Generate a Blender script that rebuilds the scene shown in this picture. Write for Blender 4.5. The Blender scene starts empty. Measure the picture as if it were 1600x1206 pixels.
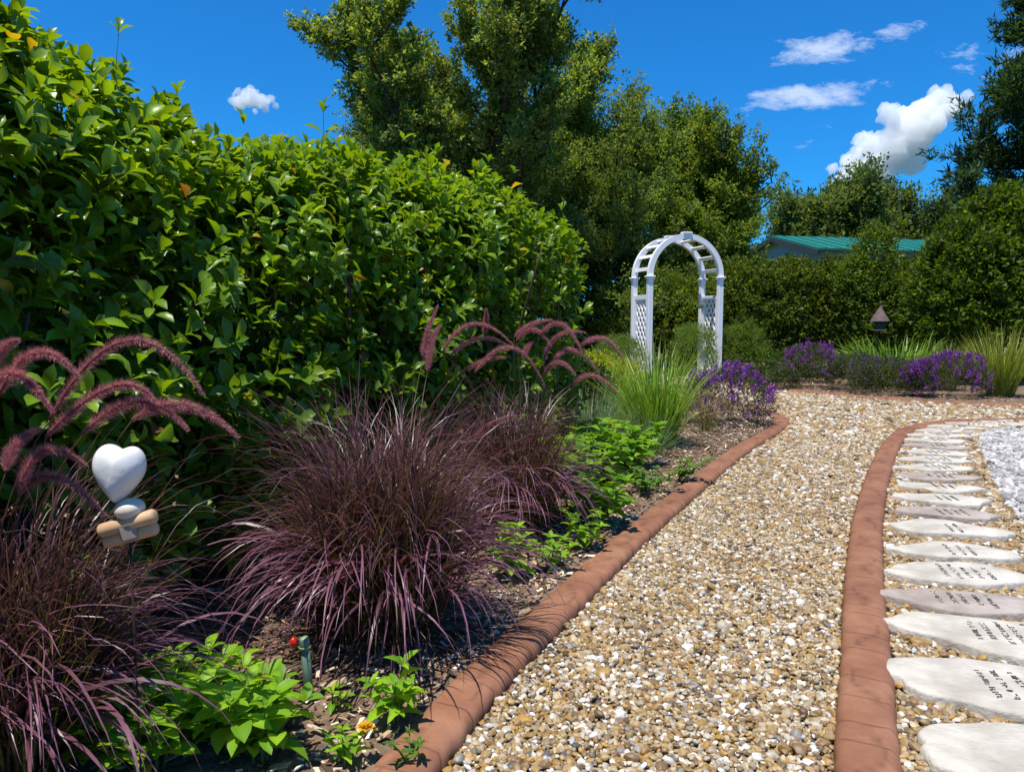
import bpy, math, random
import numpy as np
from mathutils import Matrix, Vector

R = math.radians
rng = np.random.default_rng(7)
random.seed(7)
scene = bpy.context.scene
COL = scene.collection

# ------------------------------------------------------------------ camera
cam_d = bpy.data.cameras.new('camera')
cam = bpy.data.objects.new('camera', cam_d)
COL.objects.link(cam)
cam.location = (0, 0, 1.05)
cam.rotation_euler = (R(90 - 5.06), 0, 0)
cam_d.sensor_width = 36
cam_d.lens = 26.2
cam_d.clip_start = 0.02
cam_d.clip_end = 6000
scene.camera = cam

# ------------------------------------------------------------------ sky, sun, exposure
SUN = Vector((-0.15, -0.22, 0.96)).normalized()          # direction towards the sun
EL = math.asin(SUN.z)
AZ = math.atan2(SUN.x, SUN.y)
world = bpy.data.worlds.new('World')
scene.world = world
world.use_nodes = True
wn, wl = world.node_tree.nodes, world.node_tree.links
wn.clear()


def N(nodes, typ, **kw):
    n = nodes.new(typ)
    for k, v in kw.items():
        setattr(n, k, v)
    return n


def math_node(nodes, links, op, a, b=None, c=None):
    n = nodes.new('ShaderNodeMath')
    n.operation = op
    for i, v in enumerate((a, b, c)):
        if v is None:
            continue
        if isinstance(v, (int, float)):
            n.inputs[i].default_value = v
        else:
            links.new(v, n.inputs[i])
    return n.outputs[0]


def build_world():
    out = N(wn, 'ShaderNodeOutputWorld')
    bg = N(wn, 'ShaderNodeBackground')
    bg.inputs['Strength'].default_value = 0.135
    sky = N(wn, 'ShaderNodeTexSky', sky_type='NISHITA', sun_disc=False)
    sky.sun_elevation = EL
    sky.sun_rotation = AZ
    sky.air_density = 1.0
    sky.dust_density = 0.2
    sky.ozone_density = 3.0
    # deep saturated summer blue
    mul = N(wn, 'ShaderNodeMix', data_type='RGBA', blend_type='MULTIPLY')
    mul.inputs['Factor'].default_value = 1.0
    wl.new(sky.outputs[0], mul.inputs['A'])
    mul.inputs['B'].default_value = (0.085, 0.545, 0.97, 1)
    # thin wispy cloud layer
    tc = N(wn, 'ShaderNodeTexCoord')
    sep = N(wn, 'ShaderNodeSeparateXYZ')
    wl.new(tc.outputs['Generated'], sep.inputs[0])
    M = lambda op, a, b=None, c=None: math_node(wn, wl, op, a, b, c)
    yy = M('MAXIMUM', sep.outputs[1], 0.02)
    u = M('DIVIDE', sep.outputs[0], yy)
    v = M('DIVIDE', sep.outputs[2], yy)
    comb = N(wn, 'ShaderNodeCombineXYZ')
    wl.new(u, comb.inputs[0])
    wl.new(v, comb.inputs[1])
    mp = N(wn, 'ShaderNodeMapping')
    mp.inputs['Rotation'].default_value = (0, 0, R(-24))
    mp.inputs['Scale'].default_value = (15, 36, 1)
    wl.new(comb.outputs[0], mp.inputs[0])
    nz = N(wn, 'ShaderNodeTexNoise')
    nz.inputs['Scale'].default_value = 1.0
    nz.inputs['Detail'].default_value = 10
    nz.inputs['Roughness'].default_value = 0.68
    nz.inputs['Distortion'].default_value = 0.25
    wl.new(mp.outputs[0], nz.inputs['Vector'])
    total = None
    #   centre u, v, half-length, half-height, slope, weight
    for (cu, cv, a, b, sl, w) in [(0.398, 0.350, 0.066, 0.017, 0.10, 0.95), (0.500, 0.370, 0.036, 0.013, 0.10, 0.75),
                                  (0.385, 0.288, 0.090, 0.017, 0.12, 0.95), (0.430, 0.300, 0.050, 0.010, 0.14, 0.7),
                                  (0.570, 0.350, 0.040, 0.020, 0.05, 0.55), (0.590, 0.330, 0.03, 0.014, 0.0, 0.5),
                                  (0.680, 0.328, 0.060, 0.026, 0.25, 0.8), (0.388, 0.226, 0.024, 0.009, 0.2, 0.55),
                                  (0.41, 0.255, 0.040, 0.007, 0.1, 0.35)]:
        du = M('SUBTRACT', u, cu)
        dv = M('SUBTRACT', M('SUBTRACT', v, cv), M('MULTIPLY', du, sl))
        r2 = M('ADD', M('POWER', M('ABSOLUTE', M('DIVIDE', du, a)), 2.0), M('POWER', M('ABSOLUTE', M('DIVIDE', dv, b)), 2.0))
        m = M('MULTIPLY', M('MINIMUM', M('MAXIMUM', M('MULTIPLY', M('SUBTRACT', 2.6, r2), 0.42), 0.0), 1.0), w)
        total = m if total is None else M('MAXIMUM', total, m)
    total = M('MULTIPLY', total, M('GREATER_THAN', sep.outputs[1], 0.05))
    # a sparse layer of the same wisps over the rest of the sky
    zz = M('MAXIMUM', sep.outputs[2], 0.05)
    comb2 = N(wn, 'ShaderNodeCombineXYZ')
    wl.new(M('DIVIDE', sep.outputs[0], zz), comb2.inputs[0])
    wl.new(M('DIVIDE', sep.outputs[1], zz), comb2.inputs[1])
    k = M('ADD', M('MULTIPLY', M('SUBTRACT', nz.outputs[0], 0.5), 2.6), M('SUBTRACT', M('MULTIPLY', total, 0.95), 0.52))
    k = M('MINIMUM', M('MULTIPLY', M('MAXIMUM', k, 0.0), 1.25), M('MULTIPLY', total, 1.5))
    k = M('MINIMUM', k, 0.72)
    mix = N(wn, 'ShaderNodeMix', data_type='RGBA')
    wl.new(k, mix.inputs['Factor'])
    wl.new(mul.outputs['Result'], mix.inputs['A'])
    mix.inputs['B'].default_value = (4.6, 5.3, 6.6, 1)
    wl.new(mix.outputs['Result'], bg.inputs['Color'])
    wl.new(bg.outputs[0], out.inputs['Surface'])


build_world()

sun_d = bpy.data.lights.new('sun', 'SUN')
sun_d.energy = 5.0
sun_d.angle = R(0.53)
sun_d.color = (1.0, 0.95, 0.86)
sun = bpy.data.objects.new('sun', sun_d)
COL.objects.link(sun)
sun.rotation_euler = SUN.to_track_quat('Z', 'Y').to_euler()

vs = scene.view_settings
vs.view_transform = 'Standard'
vs.look = 'None'
vs.exposure = 0.35
vs.gamma = 1.0
cy = scene.cycles
cy.max_bounces = 8
cy.diffuse_bounces = 4
cy.glossy_bounces = 2
cy.transmission_bounces = 4
cy.transparent_max_bounces = 8
cy.volume_bounces = 8
cy.use_denoising = True


# ------------------------------------------------------------------ helpers
def tag(o, label=None, cat=None, group=None, kind=None):
    if label:
        o['label'] = label
    if cat:
        o['category'] = cat
    if group:
        o['group'] = group
    if kind:
        o['kind'] = kind
    return o


def empty(name, loc, rz=0, **kw):
    o = bpy.data.objects.new(name, None)
    o.empty_display_size = 0.1
    COL.objects.link(o)
    o.location = loc
    o.rotation_euler = (0, 0, rz)
    return tag(o, **kw)


def mesh_data(name, V, F, mat, smooth=True, tint=None):
    V = np.asarray(V, dtype=np.float32).reshape(-1, 3)
    if isinstance(F, np.ndarray):
        F = [F]
    F = [np.asarray(f, dtype=np.int32) for f in F if len(f)]
    me = bpy.data.meshes.new(name)
    nl = sum(f.size for f in F)
    npoly = sum(len(f) for f in F)
    me.vertices.add(len(V))
    me.vertices.foreach_set('co', V.ravel())
    me.loops.add(nl)
    me.loops.foreach_set('vertex_index', np.concatenate([f.ravel() for f in F]))
    me.polygons.add(npoly)
    tot = np.concatenate([np.full(len(f), f.shape[1], dtype=np.int32) for f in F])
    start = np.concatenate([[0], np.cumsum(tot)[:-1]]).astype(np.int32)
    me.polygons.foreach_set('loop_start', start)
    me.polygons.foreach_set('loop_total', tot)
    me.polygons.foreach_set('use_smooth', np.full(npoly, smooth, dtype=bool))
    if tint is not None:
        t = np.ones((len(V), 4), dtype=np.float32)
        t[:, :3] = np.asarray(tint, dtype=np.float32).reshape(-1, 3)
        at = me.attributes.new('tint', 'FLOAT_COLOR', 'POINT')
        at.data.foreach_set('color', t.ravel())
    if mat is not None:
        me.materials.append(mat)
    me.update(calc_edges=True)
    return me


def link(name, me, parent=None, loc=None):
    o = bpy.data.objects.new(name, me)
    COL.objects.link(o)
    if parent is not None:
        o.parent = parent
    if loc is not None:
        o.location = loc
    return o


def mobj(name, V, F, mat, parent=None, smooth=True, tint=None, loc=None):
    return link(name, mesh_data(name, V, F, mat, smooth, tint), parent, loc)


class MB:
    """collects shapes that make up ONE part"""

    def __init__(self):
        self.v, self.f4, self.f3, self.n = [], [], [], 0

    def add(self, V, F):
        V = np.asarray(V, dtype=float).reshape(-1, 3)
        F = np.asarray(F, dtype=int)
        self.v.append(V)
        (self.f4 if F.shape[1] == 4 else self.f3).append(F + self.n)
        self.n += len(V)
        return self

    def box(self, c, s, rot=None, bev=0.0):
        c = np.array(c, float)
        h = np.array(s, float) / 2
        if bev > 0:
            pts = []
            b = min(bev, h.min() * 0.9)
            for sx in (-1, 1):
                for sy in (-1, 1):
                    for sz in (-1, 1):
                        for k in range(3):
                            p = np.array([sx, sy, sz]) * (h - b)
                            p[k] += [sx, sy, sz][k] * b
                            pts.append(p)
            P = np.array(pts)
            idx = lambda sx, sy, sz, k: (((sx > 0) * 4 + (sy > 0) * 2 + (sz > 0)) * 3 + k)
            f4, f3 = [], []
            for k in range(3):
                o1, o2 = (k + 1) % 3, (k + 2) % 3
                for s in (-1, 1):
                    q = []
                    for (a, d) in ((-1, -1), (1, -1), (1, 1), (-1, 1)):
                        sg = [0, 0, 0]
                        sg[k], sg[o1], sg[o2] = s, a, d
                        q.append(idx(*sg, k))
                    f4.append(q if s > 0 else q[::-1])
                for a in (-1, 1):
                    for d in (-1, 1):
                        q = []
                        for (e, kk) in ((-1, o1), (1, o1), (1, o2), (-1, o2)):
                            sg = [0, 0, 0]
                            sg[k], sg[o1], sg[o2] = e, a, d
                            q.append(idx(*sg, kk))
                        f4.append(q if a * d < 0 else q[::-1])
            for sx in (-1, 1):
                for sy in (-1, 1):
                    for sz in (-1, 1):
                        q = [idx(sx, sy, sz, k) for k in range(3)]
                        f3.append(q if sx * sy * sz > 0 else q[::-1])
        else:
            P = np.array([[x, y, z] for x in (-1, 1) for y in (-1, 1) for z in (-1, 1)]) * h
            f4 = [[0, 1, 3, 2], [4, 6, 7, 5], [0, 4, 5, 1], [2, 3, 7, 6], [0, 2, 6, 4], [1, 5, 7, 3]]
            f3 = []
        if rot is not None:
            P = P @ np.array(rot.to_3x3()).T
        n0 = self.n
        self.v.append(P + c)
        self.f4.append(np.array(f4) + n0)
        if f3:
            self.f3.append(np.array(f3) + n0)
        self.n += len(P)
        return self

    def tube(self, pts, radii, sides=8, cap=True):
        pts = np.asarray(pts, float)
        n = len(pts)
        radii = np.broadcast_to(np.asarray(radii, float), (n,))
        T = np.gradient(pts, axis=0)
        T /= np.linalg.norm(T, axis=1)[:, None] + 1e-9
        ref = np.array([0, 0, 1.0]) if abs(T[0, 2]) < 0.9 else np.array([1.0, 0, 0])
        A = np.cross(T, ref)
        A /= np.linalg.norm(A, axis=1)[:, None] + 1e-9
        B = np.cross(T, A)
        an = np.arange(sides) * 2 * math.pi / sides
        ring = pts[:, None, :] + radii[:, None, None] * (np.cos(an)[None, :, None] * A[:, None, :] + np.sin(an)[None, :, None] * B[:, None, :])
        i, j = np.meshgrid(np.arange(n - 1), np.arange(sides), indexing='ij')
        a = i * sides + j
        b = i * sides + (j + 1) % sides
        F = np.stack([a, b, b + sides, a + sides], -1).reshape(-1, 4)
        n0 = self.n
        self.add(ring.reshape(-1, 3), F)
        if cap:
            self.v.append(np.array([pts[0], pts[-1]]))
            c0, c1 = self.n, self.n + 1
            self.n += 2
            j = np.arange(sides)
            self.f3.append(np.stack([n0 + (j + 1) % sides, n0 + j, np.full(sides, c0)], -1))
            e = n0 + (n - 1) * sides
            self.f3.append(np.stack([e + j, e + (j + 1) % sides, np.full(sides, c1)], -1))
        return self

    def lathe(self, prof, c=(0, 0, 0), sides=24, rot=None):
        prof = np.asarray(prof, float)
        an = np.arange(sides) * 2 * math.pi / sides
        P = np.stack([prof[:, None, 0] * np.cos(an), prof[:, None, 0] * np.sin(an), np.repeat(prof[:, 1:2], sides, 1)], -1).reshape(-1, 3)
        if rot is not None:
            P = P @ np.array(rot.to_3x3()).T
        n = len(prof)
        i, j = np.meshgrid(np.arange(n - 1), np.arange(sides), indexing='ij')
        a = i * sides + j
        b = i * sides + (j + 1) % sides
        return self.add(P + np.array(c), np.stack([a, b, b + sides, a + sides], -1).reshape(-1, 4))

    def build(self, name, mat, parent=None, smooth=False, loc=None, tint=None):
        F = []
        if self.f4:
            F.append(np.concatenate(self.f4))
        if self.f3:
            F.append(np.concatenate(self.f3))
        return mobj(name, np.concatenate(self.v), F, mat, parent, smooth, tint, loc)


def catmull(P, step):
    P = np.asarray(P, float)
    Q = np.vstack([2 * P[0] - P[1], P, 2 * P[-1] - P[-2]])
    out = []
    for i in range(1, len(Q) - 2):
        p0, p1, p2, p3 = Q[i - 1], Q[i], Q[i + 1], Q[i + 2]
        t = np.linspace(0, 1, 60, endpoint=False)[:, None]
        out.append(0.5 * ((2 * p1) + (-p0 + p2) * t + (2 * p0 - 5 * p1 + 4 * p2 - p3) * t ** 2 + (-p0 + 3 * p1 - 3 * p2 + p3) * t ** 3))
    out.append(P[-1:])
    C = np.vstack(out)
    s = np.concatenate([[0], np.cumsum(np.linalg.norm(np.diff(C, axis=0), axis=1))])
    n = max(2, int(s[-1] / step))
    ss = np.linspace(0, s[-1], n + 1)
    return np.stack([np.interp(ss, s, C[:, k]) for k in range(C.shape[1])], -1), ss


def in_poly(P, poly):
    x, y = P[:, 0], P[:, 1]
    poly = np.asarray(poly)
    inside = np.zeros(len(P), bool)
    j = len(poly) - 1
    for i in range(len(poly)):
        xi, yi = poly[i]
        xj, yj = poly[j]
        c = ((yi > y) != (yj > y)) & (x < (xj - xi) * (y - yi) / (yj - yi + 1e-12) + xi)
        inside ^= c
        j = i
    return inside


def unit(a):
    return a / (np.linalg.norm(a, axis=-1, keepdims=True) + 1e-9)


# ------------------------------------------------------------------ materials
def new_mat(name):
    m = bpy.data.materials.new(name)
    m.use_nodes = True
    nt = m.node_tree
    nt.nodes.clear()
    out = nt.nodes.new('ShaderNodeOutputMaterial')
    return m, nt.nodes, nt.links, out


def mat_leaf(name, trans=0.35, rough=0.45, spec=0.4, tcol=(1.6, 1.5, 0.5)):
    m, n, l, out = new_mat(name)
    at = N(n, 'ShaderNodeAttribute', attribute_name='tint')
    p = n.new('ShaderNodeBsdfPrincipled')
    p.inputs['Roughness'].default_value = rough
    p.inputs['Specular IOR Level'].default_value = spec
    l.new(at.outputs['Color'], p.inputs['Base Color'])
    t = n.new('ShaderNodeBsdfTranslucent')
    mu = N(n, 'ShaderNodeMix', data_type='RGBA', blend_type='MULTIPLY')
    mu.inputs['Factor'].default_value = 1
    l.new(at.outputs['Color'], mu.inputs['A'])
    mu.inputs['B'].default_value = (*tcol, 1)
    l.new(mu.outputs['Result'], t.inputs['Color'])
    mx = n.new('ShaderNodeMixShader')
    mx.inputs[0].default_value = trans
    l.new(p.outputs[0], mx.inputs[1])
    l.new(t.outputs[0], mx.inputs[2])
    l.new(mx.outputs[0], out.inputs['Surface'])
    return m


def mat_solid(name, col, rough=0.6, spec=0.4, var=0.12, scale=8.0, bump=0.0, bscale=60.0, col2=None, metal=0.0):
    m, n, l, out = new_mat(name)
    p = n.new('ShaderNodeBsdfPrincipled')
    p.inputs['Roughness'].default_value = rough
    p.inputs['Specular IOR Level'].default_value = spec
    p.inputs['Metallic'].default_value = metal
    tc = n.new('ShaderNodeTexCoord')
    nz = n.new('ShaderNodeTexNoise')
    nz.inputs['Scale'].default_value = scale
    nz.inputs['Detail'].default_value = 6
    l.new(tc.outputs['Object'], nz.inputs['Vector'])
    rp = n.new('ShaderNodeValToRGB')
    c = np.array(col)
    c2 = np.array(col2) if col2 is not None else c * (1 + var)
    c1 = c * (1 - var)
    rp.color_ramp.elements[0].position = 0.32
    rp.color_ramp.elements[0].color = (*c1, 1)
    rp.color_ramp.elements[1].position = 0.68
    rp.color_ramp.elements[1].color = (*c2, 1)
    l.new(nz.outputs[0], rp.inputs[0])
    l.new(rp.outputs[0], p.inputs['Base Color'])
    if bump > 0:
        nb = n.new('ShaderNodeTexNoise')
        nb.inputs['Scale'].default_value = bscale
        nb.inputs['Detail'].default_value = 8
        l.new(tc.outputs['Object'], nb.inputs['Vector'])
        b = n.new('ShaderNodeBump')
        b.inputs['Strength'].default_value = bump
        b.inputs['Distance'].default_value = 0.01
        l.new(nb.outputs[0], b.inputs['Height'])
        l.new(b.outputs[0], p.inputs['Normal'])
    l.new(p.outputs[0], out.inputs['Surface'])
    return m


def mat_instanced(name, rough=0.55, spec=0.4, bump=0.15):
    m, n, l, out = new_mat(name)
    at = N(n, 'ShaderNodeAttribute', attribute_name='tint', attribute_type='INSTANCER')
    p = n.new('ShaderNodeBsdfPrincipled')
    p.inputs['Roughness'].default_value = rough
    p.inputs['Specular IOR Level'].default_value = spec
    tc = n.new('ShaderNodeTexCoord')
    nz = n.new('ShaderNodeTexNoise')
    nz.inputs['Scale'].default_value = 2.2
    nz.inputs['Detail'].default_value = 5
    l.new(tc.outputs['Object'], nz.inputs['Vector'])
    mr = n.new('ShaderNodeMapRange')
    mr.inputs['To Min'].default_value = 0.72
    mr.inputs['To Max'].default_value = 1.25
    l.new(nz.outputs[0], mr.inputs[0])
    mu = N(n, 'ShaderNodeMix', data_type='RGBA', blend_type='MULTIPLY')
    mu.inputs['Factor'].default_value = 1
    l.new(at.outputs['Color'], mu.inputs['A'])
    l.new(mr.outputs[0], mu.inputs['B'])
    l.new(mu.outputs['Result'], p.inputs['Base Color'])
    l.new(p.outputs[0], out.inputs['Surface'])
    return m


def mat_kerb():
    m, n, l, out = new_mat('terracotta_concrete')
    p = n.new('ShaderNodeBsdfPrincipled')
    p.inputs['Roughness'].default_value = 0.72
    p.inputs['Specular IOR Level'].default_value = 0.3
    tc = n.new('ShaderNodeTexCoord')
    nz = n.new('ShaderNodeTexNoise')
    nz.inputs['Scale'].default_value = 5
    nz.inputs['Detail'].default_value = 9
    nz.inputs['Roughness'].default_value = 0.62
    l.new(tc.outputs['Object'], nz.inputs['Vector'])
    rp = n.new('ShaderNodeValToRGB')
    e = rp.color_ramp.elements
    e[0].position, e[0].color = 0.30, (0.180, 0.074, 0.040, 1)
    e[1].position, e[1].color = 0.70, (0.31, 0.150, 0.086, 1)
    x = e.new(0.52)
    x.color = (0.245, 0.107, 0.058, 1)
    l.new(nz.outputs[0], rp.inputs[0])
    # pinholes
    vo = n.new('ShaderNodeTexVoronoi')
    vo.inputs['Scale'].default_value = 60
    l.new(tc.outputs['Object'], vo.inputs['Vector'])
    ph = n.new('ShaderNodeMapRange')
    ph.inputs['From Min'].default_value = 0.06
    ph.inputs['From Max'].default_value = 0.12
    ph.inputs['To Min'].default_value = 0.35
    ph.inputs['To Max'].default_value = 1.0
    l.new(vo.outputs['Distance'], ph.inputs[0])
    at = N(n, 'ShaderNodeAttribute', attribute_name='tint')
    m1 = N(n, 'ShaderNodeMix', data_type='RGBA', blend_type='MULTIPLY')
    m1.inputs['Factor'].default_value = 1
    l.new(rp.outputs[0], m1.inputs['A'])
    l.new(at.outputs['Color'], m1.inputs['B'])
    m2 = N(n, 'ShaderNodeMix', data_type='RGBA', blend_type='MULTIPLY')
    m2.inputs['Factor'].default_value = 0.8
    l.new(m1.outputs['Result'], m2.inputs['A'])
    l.new(ph.outputs[0], m2.inputs['B'])
    l.new(m2.outputs['Result'], p.inputs['Base Color'])
    nb = n.new('ShaderNodeTexNoise')
    nb.inputs['Scale'].default_value = 38
    nb.inputs['Detail'].default_value = 8
    l.new(tc.outputs['Object'], nb.inputs['Vector'])
    b = n.new('ShaderNodeBump')
    b.inputs['Strength'].default_value = 0.35
    b.inputs['Distance'].default_value = 0.006
    l.new(nb.outputs[0], b.inputs['Height'])
    l.new(b.outputs[0], p.inputs['Normal'])
    l.new(p.outputs[0], out.inputs['Surface'])
    return m


M_kerb = mat_kerb()
M_ground = mat_solid('dry_lawn', (0.07, 0.085, 0.03), 0.95, 0.1, 0.4, 1.2, 0.6, 30)
M_grit = mat_solid('tan_grit', (0.17, 0.11, 0.045), 0.95, 0.1, 0.45, 45, 0.8, 140)
M_whitegrit = mat_solid('pale_grit', (0.30, 0.29, 0.27), 0.95, 0.1, 0.35, 40, 0.8, 140)
M_mulch = mat_solid('mulch_soil', (0.18, 0.125, 0.085), 0.95, 0.1, 0.5, 22, 1.0, 90)
M_pebble = mat_instanced('river_pebble', 0.5, 0.4)
M_chip = mat_instanced('bark_chip', 0.85, 0.2)
M_white = mat_solid('white_vinyl', (0.88, 0.87, 0.86), 0.35, 0.5, 0.02, 3)
M_step = mat_solid('pale_concrete', (0.46, 0.415, 0.345), 0.8, 0.25, 0.22, 9, 0.8, 45, col2=(0.56, 0.515, 0.445))
M_step2 = mat_solid('pinkish_concrete', (0.34, 0.275, 0.235), 0.8, 0.25, 0.22, 9, 0.8, 45, col2=(0.41, 0.35, 0.30))
M_ink = mat_solid('lettering_black', (0.11, 0.105, 0.10), 0.7, 0.2, 0.3, 40)
M_heart = mat_solid('white_ceramic', (0.74, 0.72, 0.69), 0.30, 0.5, 0.06, 14, 0.15, 50)
M_ball = mat_solid('cream_stone', (0.66, 0.58, 0.46), 0.5, 0.4, 0.12, 30)
M_log = mat_solid('tan_wood', (0.50, 0.31, 0.17), 0.6, 0.3, 0.25, 14)
M_band = mat_solid('grey_band', (0.30, 0.24, 0.20), 0.6, 0.3, 0.2, 20)
M_stake = mat_solid('green_plastic', (0.10, 0.16, 0.115), 0.45, 0.45, 0.15, 20)
M_cap = mat_solid('green_cap', (0.22, 0.33, 0.17), 0.45, 0.45, 0.1, 20)
M_red = mat_solid('red_plastic', (0.62, 0.012, 0.008), 0.35, 0.5, 0.1, 20)
M_rod = mat_solid('dark_metal', (0.03, 0.022, 0.02), 0.9, 0.08, 0.2, 20)
M_roof = mat_solid('green_metal_roof', (0.014, 0.165, 0.11), 0.4, 0.5, 0.08, 0.6)
M_wall = mat_solid('grey_siding', (0.34, 0.37, 0.36), 0.7, 0.3, 0.06, 0.8)
M_fascia = mat_solid('dark_fascia', (0.05, 0.06, 0.06), 0.6, 0.3, 0.1, 2)
M_bark = mat_solid('bark', (0.055, 0.040, 0.028), 0.9, 0.15, 0.4, 9, 0.8, 30)
M_stem = mat_solid('green_stem', (0.10, 0.12, 0.03), 0.6, 0.3, 0.3, 20)
M_brownroof = mat_solid('weathered_shingle', (0.14, 0.095, 0.085), 0.8, 0.2, 0.25, 20)
M_cloud, _n, _l, _o = new_mat('cloud_vapour')
_v = _n.new('ShaderNodeVolumePrincipled')
_v.inputs['Color'].default_value = (1, 1, 1, 1)
_v.inputs['Density'].default_value = 0.16
_v.inputs['Anisotropy'].default_value = 0.0
_l.new(_v.outputs[0], _o.inputs['Volume'])
L_hedge = mat_leaf('glossy_leaf', 0.42, 0.34, 0.38, (2.0, 1.7, 0.35))
L_soft = mat_leaf('soft_leaf', 0.42, 0.5, 0.3, (1.8, 1.6, 0.45))
L_tree = mat_leaf('tree_leaf', 0.48, 0.5, 0.2, (1.9, 1.7, 0.5))
L_blade = mat_leaf('grass_blade', 0.30, 0.38, 0.5, (1.5, 1.3, 0.7))
L_fuzz = mat_leaf('plume_fuzz', 0.35, 0.7, 0.2, (1.3, 1.0, 1.0))
L_petal = mat_leaf('petal', 0.35, 0.6, 0.25, (1.2, 1.1, 1.2))


# ------------------------------------------------------------------ foliage builders
def leaf_template(rows=5, shape='oval', fold=0.18, curl=0.25):
    """unit leaf: y 0..1 along, x across, z up; quads"""
    t = np.linspace(0, 1, rows)
    if shape == 'oval':
        w = np.sin(np.pi * np.clip(t, 0, 1) ** 1.15) ** 0.75
    elif shape == 'obovate':
        w = np.sin(np.pi * np.clip(t * 0.97, 0, 1) ** 1.45) ** 0.8
    elif shape == 'toothed':
        w = np.sin(np.pi * np.clip(t, 0, 1) ** 0.8) ** 0.9
        w = w * (1 + 0.28 * np.where(np.arange(rows) % 2 == 0, -0.5, 0.5))
    w[0] = 0.05
    w[-1] = 0.0
    z = -curl * t ** 2 + 0.06 * np.sin(t * np.pi)
    V = []
    for i in range(rows):
        V += [(-0.5 * w[i], t[i], z[i] + fold * w[i] * 0.5), (0, t[i], z[i]), (0.5 * w[i], t[i], z[i] + fold * w[i] * 0.5)]
    V = np.array(V)
    F = []
    for i in range(rows - 1):
        a = i * 3
        F += [[a, a + 1, a + 4, a + 3], [a + 1, a + 2, a + 5, a + 4]]
    return V, np.array(F)


KITE_V = np.array([(0, 0, 0), (0.5, 0.42, 0.10), (0, 1, -0.08), (-0.5, 0.42, 0.10)])
KITE_F = np.array([[0, 1, 2, 3]])
TRI_V = np.array([(-0.55, 0.12, 0.0), (0.55, 0.30, 0.06), (-0.05, 1.05, 0.0)])
TRI_F = np.array([[0, 1, 2]])


def frames(D, up):
    """columns x, y, z with y along D and z close to up"""
    Y = unit(D)
    X = unit(np.cross(Y, up))
    Z = np.cross(X, Y)
    return X, Y, Z


def batch(tmpl, P, D, up, length, width, tint):
    TV, TF = tmpl
    n, m = len(P), len(TV)
    X, Y, Z = frames(D, up)
    length = np.broadcast_to(length, (n,))
    width = np.broadcast_to(width, (n,))
    V = (P[:, None, :] + TV[None, :, 0:1] * width[:, None, None] * X[:, None, :]
         + TV[None, :, 1:2] * length[:, None, None] * Y[:, None, :]
         + TV[None, :, 2:3] * length[:, None, None] * Z[:, None, :])
    F = TF[None] + (np.arange(n) * m)[:, None, None]
    T = np.repeat(np.broadcast_to(tint, (n, 3))[:, None, :], m, 1)
    return V.reshape(-1, 3), F.reshape(-1, TF.shape[1]), T.reshape(-1, 3)


def pick_tint(n, c0, c1, odd=None, odd_p=0.0):
    t = rng.random((n, 1)) ** 1.3
    c = np.array(c0) * (1 - t) + np.array(c1) * t
    c *= rng.uniform(0.8, 1.2, (n, 1))
    if odd is not None:
        k = rng.random(n) < odd_p
        c[k] = np.array(odd) * rng.uniform(0.7, 1.2, (k.sum(), 1))
    return c


def spray(P, D, L, per, sigma, llen, lw, c0, c1, odd=None, odd_p=0.0, clump_var=0.25, up_w=0.5, tmpl=(TRI_V, TRI_F)):
    """leaves along twigs that start at P, run along D for length L"""
    n = len(P)
    L = np.broadcast_to(L, (n,))
    i = np.repeat(np.arange(n), per)
    m = len(i)
    t = rng.random(m)
    pos = P[i] + D[i] * (L[i] * t)[:, None] + rng.normal(0, 1, (m, 3)) * (sigma * (1 - 0.65 * t))[:, None]
    d = unit(D[i] * 0.8 + rng.normal(0, 0.55, (m, 3)))
    up = unit(rng.normal(0, 0.6, (m, 3)) + np.array([0, 0, up_w]))
    ln = llen * rng.uniform(0.65, 1.3, m)
    tint = pick_tint(m, c0, c1, odd, odd_p) * (1 + clump_var * rng.normal(0, 1, (n, 1)).clip(-1.6, 1.6))[i]
    return batch(tmpl, pos, d, up, ln, ln * lw, tint)


def ell_points(ells, n, depth, lump=0.12, zmin=0.03, inner=0.86):
    E = np.array(ells, float)
    area = (E[:, 3] * E[:, 4] + E[:, 3] * E[:, 5] + E[:, 4] * E[:, 5])
    k = rng.choice(len(E), n, p=area / area.sum())
    d = unit(rng.normal(0, 1, (n, 3)))
    d[:, 2] = np.where(d[:, 2] < -0.6, -d[:, 2], d[:, 2])
    ph = rng.uniform(0, 6.28, (len(E), 6))
    bump = sum(np.sin((3 + j * 1.7) * (d[:, j % 3]) + ph[k, j] + 2.3 * d[:, (j + 1) % 3]) for j in range(6)) / 6
    s = (1 + lump * 1.6 * bump) - rng.exponential(depth, n)
    s = np.clip(s, 0.15, None)
    P = E[k, :3] + d * E[k, 3:6] * s[:, None]
    nrm = unit(d / E[k, 3:6])
    keep = P[:, 2] > zmin
    for j in range(len(E)):
        q = (P - E[j, :3]) / E[j, 3:6]
        keep &= ~((np.linalg.norm(q, axis=1) < inner) & (k != j) & (s > 0.8))
    return P[keep], nrm[keep]


def bush_mesh(ells, n, per, twig, llen, lw, c0, c1, sigma, depth=0.10, odd=None, odd_p=0.0, lump=0.12, up=0.45, clump_var=0.25):
    P, nr = ell_points(ells, n, depth, lump)
    D = unit(nr * 0.7 + np.array([0, 0, up]) + rng.normal(0, 0.35, P.shape))
    return spray(P, D, twig * rng.uniform(0.6, 1.4, len(P)), per, sigma, llen, lw, c0, c1, odd, odd_p, clump_var)


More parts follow.
